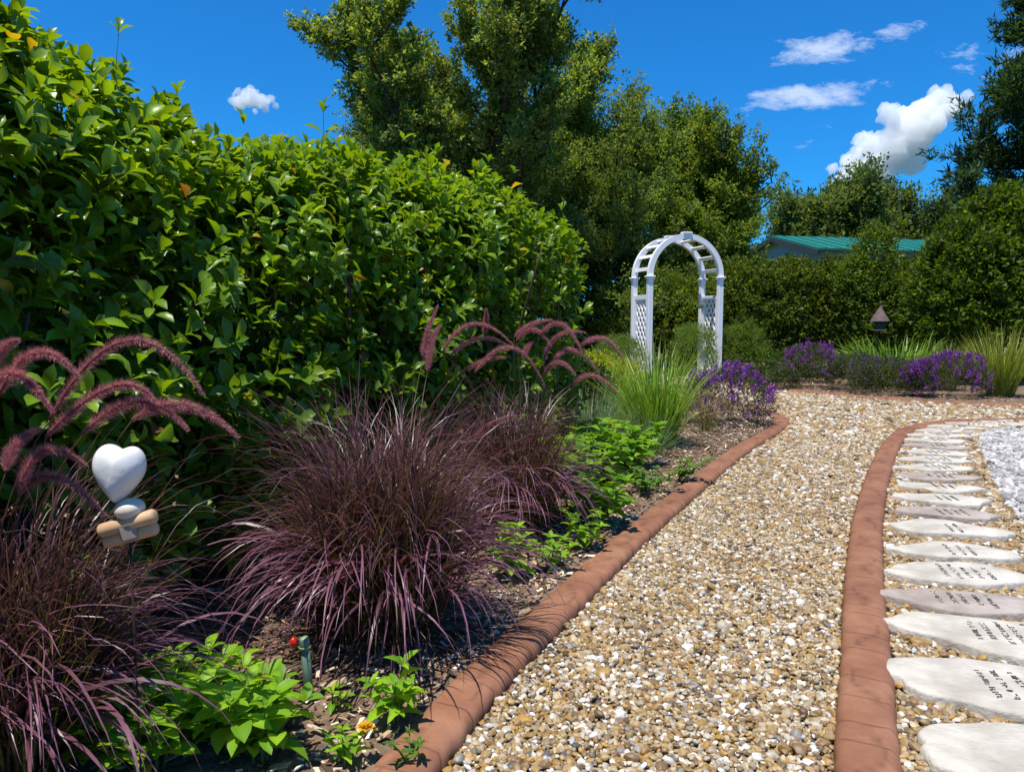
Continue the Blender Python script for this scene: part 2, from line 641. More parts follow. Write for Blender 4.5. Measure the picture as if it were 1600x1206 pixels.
def bush(name, base, ells, n, per, twig, llen, lw, c0, c1, sigma, label, cat='shrub', group=None, mat=None, stems=6, stem_r=0.015, **kw):
    e = empty(name, base, label=label, cat=cat, group=group)
    V, F, T = bush_mesh(ells, n, per, twig, llen, lw, c0, c1, sigma, **kw)
    o = mobj('foliage', V, F, mat or L_tree, e, True, T)
    o['kind'] = 'stuff'
    mb = MB()
    E = np.array(ells)
    for s in range(stems):
        q = E[s % len(E)]
        end = q[:3] + rng.normal(0, 0.35, 3) * q[3:6] * 0.8
        end[2] = max(end[2], q[5] * 0.4)
        b = np.array([q[0] * 0.6 + rng.normal(0, 0.05), q[1] * 0.6 + rng.normal(0, 0.05), 0])
        mid = (b + end) / 2 + rng.normal(0, 0.06, 3)
        pts, _ = catmull([b, mid, end], max(0.05, np.linalg.norm(end - b) / 8))
        mb.tube(pts, np.linspace(stem_r, stem_r * 0.3, len(pts)), 5)
    mb.build('branches', M_bark, e, True)['kind'] = 'stuff'
    return e


def blades(n, base_r, elev, bend, length, width, c_base, c_mid, c_tip, segs=7, az=None, rad_el=0.0, p=1.3, stray=0.5, swirl_sd=0.25):
    """arching grass blades round the origin; returns V, F, tint"""
    if az is None:
        az = rng.uniform(0, 2 * math.pi, n)
    u = rng.random(n)
    r = base_r * np.sqrt(u)
    a2 = az + rng.normal(0, stray, n)
    P = np.stack([r * np.cos(a2), r * np.sin(a2), np.zeros(n)], -1)
    el = np.radians(rng.uniform(elev[0], elev[1], n)) - rad_el * u
    bd = np.radians(rng.uniform(bend[0], bend[1], n))
    ln = rng.uniform(length[0], length[1], n)
    wd = rng.uniform(width[0], width[1], n)
    swirl = rng.normal(0, swirl_sd, n)
    kink = rng.normal(0, swirl_sd * 0.5, n)
    kph = rng.uniform(0, 6.28, n)
    pts = np.zeros((n, segs + 1, 3))
    dirs = np.zeros((n, segs + 1, 3))
    pts[:, 0] = P
    for k in range(segs + 1):
        s = k / segs
        e = el - bd * s ** p
        a = az + swirl * s + kink * np.sin(s * 5 + kph)
        e = e + kink * 0.5 * np.sin(s * 7 + kph * 2)
        d = np.stack([np.cos(e) * np.cos(a), np.cos(e) * np.sin(a), np.sin(e)], -1)
        dirs[:, k] = d
        if k < segs:
            pts[:, k + 1] = pts[:, k] + d * (ln / segs)[:, None]
    pts[:, :, 2] = np.maximum(pts[:, :, 2], 0.008 + 0.02 * rng.random((n, 1)))
    tw = rng.normal(0, 0.5, n)
    side = np.stack([-np.sin(az), np.cos(az), np.zeros(n)], -1)
    side = unit(side * np.cos(tw)[:, None] + np.array([0, 0, 1.0]) * np.sin(tw)[:, None] * 0.7)
    s = np.linspace(0, 1, segs + 1)
    prof = (0.55 + 0.45 * np.minimum(1, s / 0.3)) * (1 - s ** 2.4) + 0.02
    off = side[:, None, :] * (wd[:, None] * prof[None])[:, :, None] * 0.5
    V = np.stack([pts - off, pts + off], 2).reshape(-1, 3)
    i, k = np.meshgrid(np.arange(n), np.arange(segs), indexing='ij')
    b = i * (segs + 1) * 2 + k * 2
    F = np.stack([b, b + 1, b + 3, b + 2], -1).reshape(-1, 4)
    cb, cm, ct = (np.array(c, float) for c in (c_base, c_mid, c_tip))
    w1 = np.clip(s / 0.5, 0, 1)[:, None]
    w2 = np.clip((s - 0.5) / 0.5, 0, 1)[:, None]
    ramp = (cb * (1 - w1) + cm * w1) * (1 - w2) + ct * w2
    var = rng.uniform(0.6, 1.45, (n, 1, 1))
    T = np.repeat((ramp[None] * var)[:, :, None, :], 2, 2).reshape(-1, 3)
    return V, F, T


def cat_arrays(parts):
    V, F, T, n = [], [], [], 0
    for v, f, t in parts:
        V.append(v)
        F.append(f + n)
        T.append(t)
        n += len(v)
    return np.concatenate(V), np.concatenate(F), np.concatenate(T)


def bez(a, b, c, n):
    t = np.linspace(0, 1, n)[:, None]
    return (1 - t) ** 2 * a + 2 * t * (1 - t) * b + t ** 2 * c


def add_plume(parent, base, a, m, c, nb=2700, rad=0.0120, col=((0.36, 0.13, 0.145), (0.66, 0.35, 0.36))):
    """fuzzy arching seed head: a, m, c local points; base = foot of its stalk"""
    a, m, c, base = (np.array(q, float) for q in (a, m, c, base))
    ctrl = m + 0.6 * (m - (a + c) / 2)
    sp = bez(a, ctrl, c, 40)
    T = unit(np.gradient(sp, axis=0))
    L = np.linalg.norm(np.diff(sp, axis=0), axis=1).sum()
    t = rng.random(nb)
    fi = t * 39
    i0 = np.clip(fi.astype(int), 0, 38)
    fr = (fi - i0)[:, None]
    P = sp[i0] * (1 - fr) + sp[i0 + 1] * fr
    Tn = T[i0]
    rad_d = unit(np.cross(Tn, rng.normal(0, 1, (nb, 3))))
    D = unit(Tn * rng.uniform(0.55, 1.2, (nb, 1)) + rad_d)
    prof = np.clip(np.minimum(t / 0.10 + 0.3, 1) * (1 - 0.72 * t ** 2.2), 0.1, 1)
    ln = rad * 1.9 * prof * rng.uniform(0.6, 1.35, nb)
    w = rng.uniform(0.0007, 0.0014, nb)
    up = rng.normal(0, 1, (nb, 3))
    tint = pick_tint(nb, col[0], col[1])
    X, Y, Z = frames(D, up)
    V = np.stack([P - X * w[:, None] / 2, P + X * w[:, None] / 2, P + Y * ln[:, None]], 1).reshape(-1, 3)
    F = np.arange(nb * 3).reshape(-1, 3)
    Tt = np.repeat(tint[:, None, :], 3, 1).reshape(-1, 3)
    o = mobj('plume', V, F, L_fuzz, parent, False, Tt)
    core = MB().tube(sp, np.linspace(0.0042, 0.0015, 40), 6)
    vv = np.concatenate(core.v)
    core.build('plume_core', L_fuzz, o, True, tint=np.tile(np.array([(0.26, 0.09, 0.10)]), (len(vv), 1)))
    st = bez(base, base + np.array([0, 0, 1]) * (a[2] - base[2]) * 0.75 + (a - base) * 0.25 * np.array([1, 1, 0]), a, 14)
    st[-1] = a
    mb = MB().tube(st, np.linspace(0.0022, 0.0013, 14), 5)
    vv = np.concatenate(mb.v)
    mb.build('stalk', L_blade, o, True, tint=np.tile(np.array([(0.13, 0.075, 0.04)]), (len(vv), 1)))
    return o


LEAF_MESHES = {}


def leaf_meshes(key, mat, shape, width, cols, rows=6, fold=0.2, curl=0.25):
    if key not in LEAF_MESHES:
        out = []
        for c in cols:
            for cu in (curl * 0.5, curl * 1.3):
                V, F = leaf_template(rows, shape, fold, cu)
                V = V * np.array([width, 1, 1])
                shade = np.ones((len(V), 1))
                shade[1::3] = 1.18                       # paler midrib
                out.append(mesh_data('leaf', V, F, mat, True, np.array(c)[None] * shade))
        LEAF_MESHES[key] = out
    return LEAF_MESHES[key]


def leaf_matrix(p, d, up, ln):
    y = Vector(d).normalized()
    x = y.cross(Vector(up))
    if x.length < 1e-4:
        x = Vector((1, 0, 0))
    x.normalize()
    z = x.cross(y)
    M = Matrix(((x.x, y.x, z.x, p[0]), (x.y, y.y, z.y, p[1]), (x.z, y.z, z.z, p[2]), (0, 0, 0, 1)))
    return M @ Matrix.Scale(ln, 4)


def leafy_plant(name, loc, label, height=0.2, spread=0.12, stems=4, pairs=4, leaf=0.06, key='basil', cols=None, shape='oval', width=0.55,
                group=None, cat='plant', flower=None, lean=(0, 0), curl=0.25):
    e = empty(name, loc, label=label, cat=cat, group=group)
    cols = cols or [(0.10, 0.24, 0.014), (0.16, 0.33, 0.02), (0.07, 0.18, 0.016)]
    ms = leaf_meshes(key, L_soft, shape, width, cols, rows=9 if shape == 'toothed' else 6, curl=curl)
    for s in range(stems):
        az = 2 * math.pi * s / stems + random.uniform(-0.6, 0.6)
        out = spread * random.uniform(0.3, 1.1)
        h = height * random.uniform(0.7, 1.1)
        tip = np.array([math.cos(az) * out + lean[0], math.sin(az) * out + lean[1], h])
        p0 = np.array([math.cos(az), math.sin(az), 0]) * 0.012
        pts = bez(p0, np.array([tip[0] * 0.35, tip[1] * 0.35, h * 0.6]), tip, 9)
        MB().tube(pts, np.linspace(0.0032, 0.0014, 9), 5).build('stem', M_stem, e, True)
        for k in range(pairs):
            f = 0.25 + 0.75 * (k + random.uniform(0, 0.3)) / max(1, pairs - 0.4)
            f = min(f, 1.0)
            q = pts[min(8, int(f * 8))]
            base_az = k * math.pi / 2 + s * 0.7 + random.uniform(-0.3, 0.3)
            nleaf = 2 if k < pairs - 1 else 4
            for j in range(nleaf):
                a = base_az + j * 2 * math.pi / nleaf
                el = random.uniform(-0.1, 0.5) + (0.35 if k == pairs - 1 else 0)
                d = (math.cos(a) * math.cos(el), math.sin(a) * math.cos(el), math.sin(el))
                ln = leaf * random.uniform(0.7, 1.15) * (0.75 if k == pairs - 1 else 1)
                o = link('leaf', random.choice(ms), e)
                o.matrix_basis = leaf_matrix(q, d, (random.uniform(-.3, .3), random.uniform(-.3, .3), 1), ln)
        if flower and s == 0:
            flower_head(e, tip + np.array([0, 0, 0.012]), *flower)
    return e


def flower_head(parent, p, rad, c_out, c_in):
    mb_v = []
    tm = leaf_template(5, 'obovate', 0.1, 0.15)
    parts = []
    for ring, (nn, el, sc) in enumerate(((9, 0.25, 1.0), (8, 0.7, 0.8), (6, 1.1, 0.55))):
        a = np.arange(nn) * 2 * math.pi / nn + ring * 0.3
        D = np.stack([np.cos(a) * math.cos(el), np.sin(a) * math.cos(el), np.full(nn, math.sin(el))], -1)
        P = np.tile(p, (nn, 1)) + D * rad * 0.1
        parts.append(batch(tm, P, D, np.tile([0, 0, 1.0], (nn, 1)), np.full(nn, rad * sc), np.full(nn, rad * sc * 0.5), pick_tint(nn, c_out, c_in)))
    V, F, T = cat_arrays(parts)
    mobj('flower', V, F, L_petal, parent, True, T)


# ------------------------------------------------------------------ layout lines (metres)
LEFT_OUT = [(-1.05, -1.2), (-0.55, 0.3), (-0.34, 1.1), (-0.16, 1.65), (0.0, 2.07), (0.23, 2.56), (0.59, 3.33), (1.17, 4.47), (1.90, 5.85), (2.45, 6.75),
            (2.80, 7.45), (2.92, 8.0), (2.88, 8.7), (2.70, 9.8), (2.40, 11.0), (2.12, 12.2), (1.95, 13.6)]
RIGHT_OUT = [(-0.05, -1.2), (0.30, 0.3), (0.55, 1.1), (0.75, 1.65), (1.0, 2.19), (1.37, 2.99), (1.88, 4.01), (2.53, 5.20), (3.15, 6.25), (3.62, 6.92), (4.15, 7.38),
             (4.80, 7.62), (5.6, 7.70), (7.2, 7.70), (9.5, 7.6)]
FAR_OUT = [(3.62, 13.6), (3.66, 12.4), (3.85, 11.4), (4.15, 10.6), (4.55, 9.95), (5.0, 9.45), (5.5, 9.12), (6.2, 8.92), (7.5, 8.8), (9.8, 8.75)]
KW = 0.146


def offset(P, d):
    P = np.asarray(P, float)
    T = unit(np.gradient(P, axis=0))
    return P + np.stack([T[:, 1], -T[:, 0]], -1) * d     # positive = to the right of travel


left_c = offset(catmull(LEFT_OUT, 0.05)[0], -KW / 2)
right_c = offset(catmull(RIGHT_OUT, 0.05)[0], KW / 2)
far_c = offset(catmull(FAR_OUT, 0.05)[0], -KW / 2)

# ------------------------------------------------------------------ ground
BEDZ = 0.035


def sheet(name, poly, z, mat, step=None):
    """flat polygon (fan through ear clipping by Blender's ngon)"""
    me = bpy.data.meshes.new(name)
    me.from_pydata([(x, y, z) for x, y in poly], [], [list(range(len(poly)))])
    me.materials.append(mat)
    me.update()
    o = link(name, me)
    o['kind'] = 'structure'
    return o


sheet('ground', [(-3000, -3000), (3000, -3000), (3000, 3000), (-3000, 3000)], -0.02, M_ground)
left_path = offset(catmull(LEFT_OUT, 0.25)[0], -0.06)
right_path = offset(catmull(RIGHT_OUT, 0.25)[0], 0.06)
far_path = offset(catmull(FAR_OUT, 0.25)[0], -0.06)
path_poly = [tuple(p) for p in left_path] + [tuple(p) for p in far_path] + [tuple(p) for p in right_path[::-1]]
sheet('gravel_path', path_poly, 0.0, M_grit)
bed_left = [tuple(p) for p in offset(catmull(LEFT_OUT, 0.25)[0], -0.08)] + [(-7, 13.6), (-7, -1.2)]
sheet('planting_bed', bed_left, BEDZ - 0.006, M_mulch)
bed_far = [tuple(p) for p in offset(catmull(FAR_OUT, 0.25)[0], -0.08)] + [(12, 9), (12, 18), (3.0, 18)]
sheet('planting_bed', bed_far, BEDZ - 0.006, M_mulch)
WHITE_EDGE = [(2.0, 1.2), (2.25, 2.4), (2.64, 3.76), (2.97, 4.47), (3.55, 5.51), (4.30, 6.75), (5.0, 7.05), (6.2, 7.1), (9.5, 7.0)]
step_poly = [tuple(p) for p in offset(catmull(RIGHT_OUT, 0.25)[0], 0.10)] + [(9.5, -1.2)]
sheet('stepping_stone_bed', step_poly, 0.004, M_grit)
white_poly = [tuple(p) for p in catmull(WHITE_EDGE, 0.2)[0]] + [(9.5, 1.2)]
sheet('white_gravel_bed', white_poly, 0.010, M_whitegrit)


# ------------------------------------------------------------------ kerbs
def kerb(name, C, label, seed, near_y=4.2, sect=2.6, h=0.058):
    r = np.random.default_rng(seed)
    root = empty(name, (C[0, 0], C[0, 1], 0), label=label, cat='kerb', group='terracotta kerbs')
    s_all = np.concatenate([[0], np.cumsum(np.linalg.norm(np.diff(C, axis=0), axis=1))])
    L = s_all[-1]
    nsec = max(1, int(round(L / sect)))
    edges = np.linspace(0, L, nsec + 1)
    # stamped joints: each an arc over part of the width
    u0 = []
    x = 0.0
    while x < L:
        u0.append((x, r.uniform(0.02, 0.055), r.uniform(-0.1, 0.55), r.uniform(0.85, 1.0), r.uniform(0.5, 1.1)))
        x += r.uniform(0.08, 0.19)
    nv = 23
    th = np.linspace(0, math.pi, nv)
    ex = 0.52
    px = -np.sign(np.cos(th)) * np.abs(np.cos(th)) ** ex * KW / 2
    pz = np.abs(np.sin(th)) ** ex * h
    vpar = np.linspace(-1, 1, nv)
    for k in range(nsec):
        a, b = edges[k] + 0.0035, edges[k + 1] - 0.0035
        ymid = np.interp((a + b) / 2, s_all, C[:, 1])
        ymin = min(np.interp(a, s_all, C[:, 1]), np.interp(b, s_all, C[:, 1]))
        ymax = max(np.interp(a, s_all, C[:, 1]), np.interp(b, s_all, C[:, 1]))
        st = 0.0042 if (ymin < near_y and ymax > 1.2) else 0.03
        m = int((b - a) / st) + 1
        u = np.linspace(a, b, m)
        cx, cyy = np.interp(u, s_all, C[:, 0]), np.interp(u, s_all, C[:, 1])
        tx, ty = np.gradient(cx, u), np.gradient(cyy, u)
        nn = np.hypot(tx, ty)
        tx, ty = tx / nn, ty / nn
        U, Vp = np.meshgrid(u, vpar, indexing='ij')
        g = np.zeros_like(U)
        mean = 0.12 * np.sin(U * 9.1 + seed) + 0.10 * np.sin(U * 23.7)
        for (x, amp, v0, v1, dp) in u0:
            if x < a - 0.15 or x > b + 0.15:
                continue
            cu = x + amp * np.sqrt(np.clip(1 - ((Vp - v0) / (1.02 - v0)) ** 2, 0, 1)) * 1.0 + 0.004 * np.sin(Vp * 9 + x * 50)
            cu = np.where(Vp < v0, x + amp + 0.02 * (v0 - Vp), cu)
            on = np.clip((Vp - (v0 - 0.9)) * 3, 0, 1)
            g = np.maximum(g, dp * on * np.exp(-((U - cu) / 0.0026) ** 2))
        gl = 0.5 * np.exp(-((Vp - mean) / 0.045) ** 2) * (np.sin(U * 17 + 1.3) > -0.2)
        g = np.maximum(g, gl)
        lump = 0.0016 * np.sin(U * 31 + 3 * Vp) * np.sin(U * 13.3 + 1) + 0.0010 * np.sin(U * 71 + 5 * Vp + seed)
        rad = 1 + (lump - 0.0036 * g) / 0.07
        X = px[None] * rad
        Z = pz[None] * rad - 0.012
        Vx = cx[:, None] + ty[:, None] * X - C[0, 0]
        Vy = cyy[:, None] - tx[:, None] * X - C[0, 1]
        V = np.stack([Vx, Vy, Z], -1).reshape(-1, 3)
        i, j = np.meshgrid(np.arange(m - 1), np.arange(nv - 1), indexing='ij')
        q = i * nv + j
        F = np.stack([q, q + nv, q + nv + 1, q + 1], -1).reshape(-1, 4)
        tint = np.repeat((1 - 0.72 * np.clip(g, 0, 1)).reshape(-1, 1), 3, 1)
        caps = [np.arange(nv)[None, :], ((m - 1) * nv + np.arange(nv))[::-1][None, :]]
        mobj('kerb_section', V, [F] + caps, M_kerb, root, True, tint)
    return root


kerb('garden_kerb', left_c, 'long rounded terracotta kerb between the purple grass bed and the gravel path', 3)
kerb('garden_kerb', right_c, 'terracotta kerb curving beside the row of pale stepping stones', 11)
kerb('garden_kerb', far_c, 'thin distant terracotta kerb below the purple flowers and far hedge', 17)


# ------------------------------------------------------------------ scattered stones and chips
def scatter_group(name, kind):
    ng = bpy.data.node_groups.new(name, 'GeometryNodeTree')
    ng.interface.new_socket('Geometry', in_out='INPUT', socket_type='NodeSocketGeometry')
    ng.interface.new_socket('Geometry', in_out='OUTPUT', socket_type='NodeSocketGeometry')
    n, l = ng.nodes, ng.links
    gi, go = n.new('NodeGroupInput'), n.new('NodeGroupOutput')
    join = n.new('GeometryNodeGeometryToInstance')
    variants = 7 if kind == 'pebble' else 5
    for i in range(variants):
        if kind == 'pebble':
            s = n.new('GeometryNodeMeshIcoSphere')
            s.inputs['Radius'].default_value = 1.0
            s.inputs['Subdivisions'].default_value = 3
        else:
            s = n.new('GeometryNodeMeshCube')
            s.inputs['Size'].default_value = (2, 2, 2)
            s.inputs['Vertices X'].default_value = 4
        sp = n.new('GeometryNodeSetPosition')
        nz = n.new('ShaderNodeTexNoise')
        nz.noise_dimensions = '4D'
        nz.inputs['W'].default_value = i * 5.3
        nz.inputs['Scale'].default_value = 0.85 if kind == 'pebble' else 1.6
        nz.inputs['Detail'].default_value = 1.0
        po = n.new('GeometryNodeInputPosition')
        l.new(po.outputs[0], nz.inputs['Vector'])
        sub = n.new('ShaderNodeVectorMath')
        sub.operation = 'SUBTRACT'
        l.new(nz.outputs['Color'], sub.inputs[0])
        sub.inputs[1].default_value = (0.5, 0.5, 0.5)
        sc = n.new('ShaderNodeVectorMath')
        sc.operation = 'SCALE'
        sc.inputs['Scale'].default_value = 1.25 if kind == 'pebble' else 1.8
        l.new(sub.outputs[0], sc.inputs[0])
        l.new(s.outputs['Mesh'], sp.inputs['Geometry'])
        l.new(sc.outputs[0], sp.inputs['Offset'])
        last = sp.outputs[0]
        if kind == 'pebble':
            ss = n.new('GeometryNodeSetShadeSmooth')
            l.new(last, ss.inputs[0])
            last = ss.outputs[0]
        sm = n.new('GeometryNodeSetMaterial')
        sm.inputs['Material'].default_value = M_pebble if kind == 'pebble' else M_chip
        l.new(last, sm.inputs[0])
        l.new(sm.outputs[0], join.inputs[0])
    ip = n.new('GeometryNodeInstanceOnPoints')
    l.new(gi.outputs[0], ip.inputs['Points'])
    l.new(join.outputs[0], ip.inputs['Instance'])
    ip.inputs['Pick Instance'].default_value = True

    def attr(nm, ty):
        a = n.new('GeometryNodeInputNamedAttribute')
        a.data_type = ty
        a.inputs['Name'].default_value = nm
        return a.outputs['Attribute']
    l.new(attr('pick', 'INT'), ip.inputs['Instance Index'])
    l.new(attr('turn', 'FLOAT_VECTOR'), ip.inputs['Rotation'])
    l.new(attr('size', 'FLOAT_VECTOR'), ip.inputs['Scale'])
    l.new(ip.outputs[0], go.inputs[0])
    return ng


NG_P = scatter_group('pebble_scatter', 'pebble')
NG_C = scatter_group('chip_scatter', 'chip')


def scatter(name, P, rot, size, tint, ng, nvar, label, cat):
    n = len(P)
    me = bpy.data.meshes.new(name)
    me.vertices.add(n)
    me.vertices.foreach_set('co', P.astype(np.float32).ravel())
    for nm, arr in (('turn', rot), ('size', size)):
        a = me.attributes.new(nm, 'FLOAT_VECTOR', 'POINT')
        a.data.foreach_set('vector', arr.astype(np.float32).ravel())
    a = me.attributes.new('tint', 'FLOAT_COLOR', 'POINT')
    t = np.ones((n, 4), np.float32)
    t[:, :3] = tint
    a.data.foreach_set('color', t.ravel())
    a = me.attributes.new('pick', 'INT', 'POINT')
    a.data.foreach_set('value', rng.integers(0, nvar, n).astype(np.int32))
    me.update()
    o = link(name, me)
    md = o.modifiers.new('scatter', 'NODES')
    md.node_group = ng
    tag(o, label, cat, kind='stuff')
    return o


def hexgrid(x0, x1, y0, y1, sp):
    ny = int((y1 - y0) / (sp * 0.866)) + 1
    nx = int((x1 - x0) / sp) + 1
    j, i = np.meshgrid(np.arange(ny), np.arange(nx), indexing='ij')
    P = np.stack([x0 + (i + 0.5 * (j % 2)) * sp, y0 + j * sp * 0.866], -1).reshape(-1, 2)
    return P + rng.normal(0, sp * 0.23, P.shape)


PEB_COL = np.array([(0.80, 0.77, 0.72), (0.66, 0.58, 0.45), (0.52, 0.41, 0.26), (0.43, 0.29, 0.13), (0.42, 0.25, 0.075), (0.28, 0.175, 0.085), (0.30, 0.27, 0.235), (0.13, 0.12, 0.115), (0.19, 0.12, 0.065)])
PEB_P = np.array([0.09, 0.12, 0.21, 0.22, 0.18, 0.10, 0.03, 0.02, 0.05])


def pebbles(name, poly, regions, label, cols=PEB_COL, pr=PEB_P, z0=0.0, rough=1.0):
    Ps, Ss = [], []
    for (x0, x1, y0, y1, sp) in regions:
        P = hexgrid(x0, x1, y0, y1, sp)
        P = P[in_poly(P, poly) & (P[:, 1] >= y0) & (P[:, 1] < y1)]
        Ps.append(P)
        Ss.append(np.full(len(P), sp))
    P, sp = np.concatenate(Ps), np.concatenate(Ss)
    n = len(P)
    rad = sp * 0.5 * np.exp(rng.normal(0.04, 0.30, n)) * 1.16
    size = np.stack([rad * rng.uniform(0.95, 1.4, n), rad * rng.uniform(0.75, 1.05, n), rad * rng.uniform(0.55, 0.85, n)], -1)
    rot = np.stack([rng.normal(0, 0.35, n), rng.normal(0, 0.35, n), rng.uniform(0, 6.28, n)], -1)
    z = z0 + rad * 0.35 + np.abs(rng.normal(0, 0.0045, n))
    tint = cols[rng.choice(len(cols), n, p=pr / pr.sum())] * rng.uniform(0.50, 0.94, (n, 1))
    return scatter(name, np.column_stack([P, z]), rot, size, np.clip(tint, 0, 0.82), NG_P, 7, label, 'gravel')


path_in = [tuple(p) for p in offset(catmull(LEFT_OUT, 0.15)[0], 0.004)] + [tuple(p) for p in offset(catmull(FAR_OUT, 0.15)[0], 0.004)] + \
          [tuple(p) for p in offset(catmull(RIGHT_OUT, 0.15)[0], -0.004)[::-1]]
pebbles('path_pebbles', path_in, [(-0.6, 2.6, 1.3, 4.2, 0.0115), (0.4, 4.0, 4.2, 6.6, 0.0150), (1.5, 8.5, 6.6, 13.4, 0.023)],
        'rounded tan, white and brown pebbles filling the curving garden path')
stone_in = [tuple(p) for p in offset(catmull(RIGHT_OUT, 0.15)[0], KW + 0.004)] + [tuple(p) for p in catmull(WHITE_EDGE, 0.2)[0][::-1]]
gold = PEB_P.copy()
gold[[3, 4, 5]] *= 1.8
pebbles('golden_pebbles', stone_in, [(0.4, 3.0, 1.3, 4.2, 0.0140), (1.8, 4.4, 4.2, 6.6, 0.020), (2.8, 8.5, 6.6, 8.2, 0.030)],
        'golden brown pebbles packed around the pale stepping stones', pr=gold, z0=0.004)
WCOL = np.array([(0.66, 0.62, 0.59), (0.54, 0.505, 0.48), (0.42, 0.395, 0.38), (0.28, 0.265, 0.255)])
pebbles('white_pebbles', white_poly, [(2.0, 3.2, 2.2, 4.2, 0.020), (2.4, 7.0, 4.2, 7.2, 0.025)],
        'white and grey gravel patch beyond the stepping stones', WCOL, np.array([0.45, 0.3, 0.15, 0.1]), z0=0.010)


def chips():
    C = catmull(LEFT_OUT, 0.02)[0]
    n = 26000
    k = rng.integers(0, len(C), n)
    k = k[(C[k, 1] > 1.2) & (C[k, 1] < 11)]
    T = unit(np.gradient(C, axis=0))[k]
    off = -KW - 0.01 - rng.random(len(k)) ** 1.2 * 1.25
    P = C[k] + np.stack([T[:, 1], -T[:, 0]], -1) * off[:, None]
    C2 = catmull(FAR_OUT, 0.02)[0]
    k2 = rng.integers(0, len(C2), 2500)
    T2 = unit(np.gradient(C2, axis=0))[k2]
    P2 = C2[k2] + np.stack([T2[:, 1], -T2[:, 0]], -1) * (-KW - 0.02 - rng.random(len(k2)) * 1.0)[:, None]
    P = np.vstack([P, P2])
    n = len(P)
    ln = np.exp(rng.normal(math.log(0.010), 0.55, n)).clip(0.004, 0.035)
    size = np.stack([ln, rng.uniform(0.0012, 0.0038, n) * (0.6 + ln / 0.015), rng.uniform(0.0008, 0.0022, n)], -1)
    rot = np.stack([rng.normal(0, 0.3, n), rng.normal(0, 0.22, n), rng.uniform(0, 6.28, n)], -1)
    cols = np.array([(0.13, 0.075, 0.045), (0.20, 0.12, 0.07), (0.30, 0.21, 0.13), (0.42, 0.34, 0.25), (0.07, 0.042, 0.028), (0.55, 0.49, 0.41)])
    tint = cols[rng.choice(6, n, p=[0.24, 0.26, 0.21, 0.13, 0.10, 0.06])] * rng.uniform(0.95, 1.7, (n, 1))
    z = BEDZ + np.abs(rng.normal(0, 0.006, n))
    scatter('mulch_chips', np.column_stack([P, z]), rot, size, tint, NG_C, 5, 'brown shredded bark mulch covering the planting beds', 'mulch')


chips()


# ------------------------------------------------------------------ stepping stones
def stepping_stone(c, length, depth, rz, seed, label, mat, rows):
    r = np.random.default_rng(seed)
    th = np.linspace(0, 2 * math.pi, 72, endpoint=False)
    x = np.cos(th)
    prof = np.abs(np.sin(th)) ** 1.35 * np.sign(np.sin(th))
    wob = 1 + 0.06 * np.sin(3 * th + r.uniform(0, 6)) + 0.045 * np.sin(5 * th + r.uniform(0, 6)) + 0.025 * np.sin(9 * th + r.uniform(0, 6)) + 0.012 * np.sin(17 * th + r.uniform(0, 6))
    X = x * length / 2 * wob
    Y = prof * depth / 2 * wob + 0.02 * np.sin(2.2 * x + seed)
    n = len(th)
    h = 0.034
    rings = [(1.0, 0.0), (1.0, h * 0.75), (0.985, h * 0.93), (0.96, h), (0.5, h + 0.0008), (0.02, h + 0.001)]
    V, F = [], []
    for (s, z) in rings:
        V.append(np.stack([X * s, Y * s, np.full(n, z) + (0.0012 * np.sin(4 * th * s + seed) if z >= h else 0)], -1))
    V = np.concatenate(V)
    for k in range(len(rings) - 1):
        a = k * n + np.arange(n)
        b = k * n + (np.arange(n) + 1) % n
        F.append(np.stack([a, b, b + n, a + n], -1))
    F = [np.concatenate(F), ((len(rings) - 1) * n + np.arange(n))[None, :]]
    e = empty('stepping_stone', (c[0], c[1], 0.008), rz, label=label, cat='stepping stone', group='stepping stones along the kerb')
    mobj('slab', V, F, mat, e, True)
    # worn, illegible lines of engraved lettering running across the stone
    if rows:
        mb = MB()
        for q in range(rows):
            lx = (q - (rows - 1) / 2) * 0.042 + r.uniform(-0.004, 0.004) + 0.02
            ll = depth * r.uniform(0.42, 0.62)
            y = -ll / 2
            hh = 0.016
            while y < ll / 2:
                w = r.uniform(0.006, 0.011)
                for _ in range(r.integers(2, 4)):
                    if r.random() < 0.5:
                        mb.box((lx + r.uniform(-0.002, 0.002), y + w * r.choice([0.1, 0.9]), h + 0.0018), (hh * r.uniform(0.7, 1.0), 0.0028, 0.0016))
                    else:
                        mb.box((lx + hh * r.choice([-0.42, 0, 0.42]), y + w / 2, h + 0.0021), (0.0026, w * 0.9, 0.0016))
                y += w + r.choice([0.004, 0.005, 0.005, 0.014])
        mb.build('engraved_lettering', M_ink, e)['kind'] = 'stuff'
    return e


STONES = [((1.26, 1.62), 0.64, 0.30, 4), ((1.37, 1.985), 0.62, 0.33, 4), ((1.57, 2.335), 0.64, 0.31, 5), ((1.62, 2.63), 0.52, 0.23, 5), ((1.80, 2.92), 0.55, 0.28, 5),
          ((1.95, 3.205), 0.52, 0.24, 3), ((2.13, 3.56), 0.54, 0.27, 2), ((2.30, 3.86), 0.50, 0.22, 4), ((2.45, 4.17), 0.51, 0.25, 3)]
p_extra, _ = catmull([(2.45, 4.17), (2.95, 5.12), (3.60, 6.25), (4.15, 6.98), (4.8, 7.30), (5.6, 7.36), (6.5, 7.35)], 0.325)
for q in p_extra[1:14]:
    STONES.append(((float(q[0]), float(q[1])), float(rng.uniform(0.46, 0.54)), float(rng.uniform(0.22, 0.26)), int(rng.integers(2, 5))))
ordn = ['first', 'second', 'third', 'fourth', 'fifth', 'sixth', 'seventh', 'eighth', 'ninth', 'tenth', 'eleventh', 'twelfth', 'thirteenth', 'fourteenth', 'fifteenth',
        'sixteenth', 'seventeenth', 'eighteenth', 'nineteenth', 'twentieth', 'twenty-first', 'twenty-second', 'twenty-third']
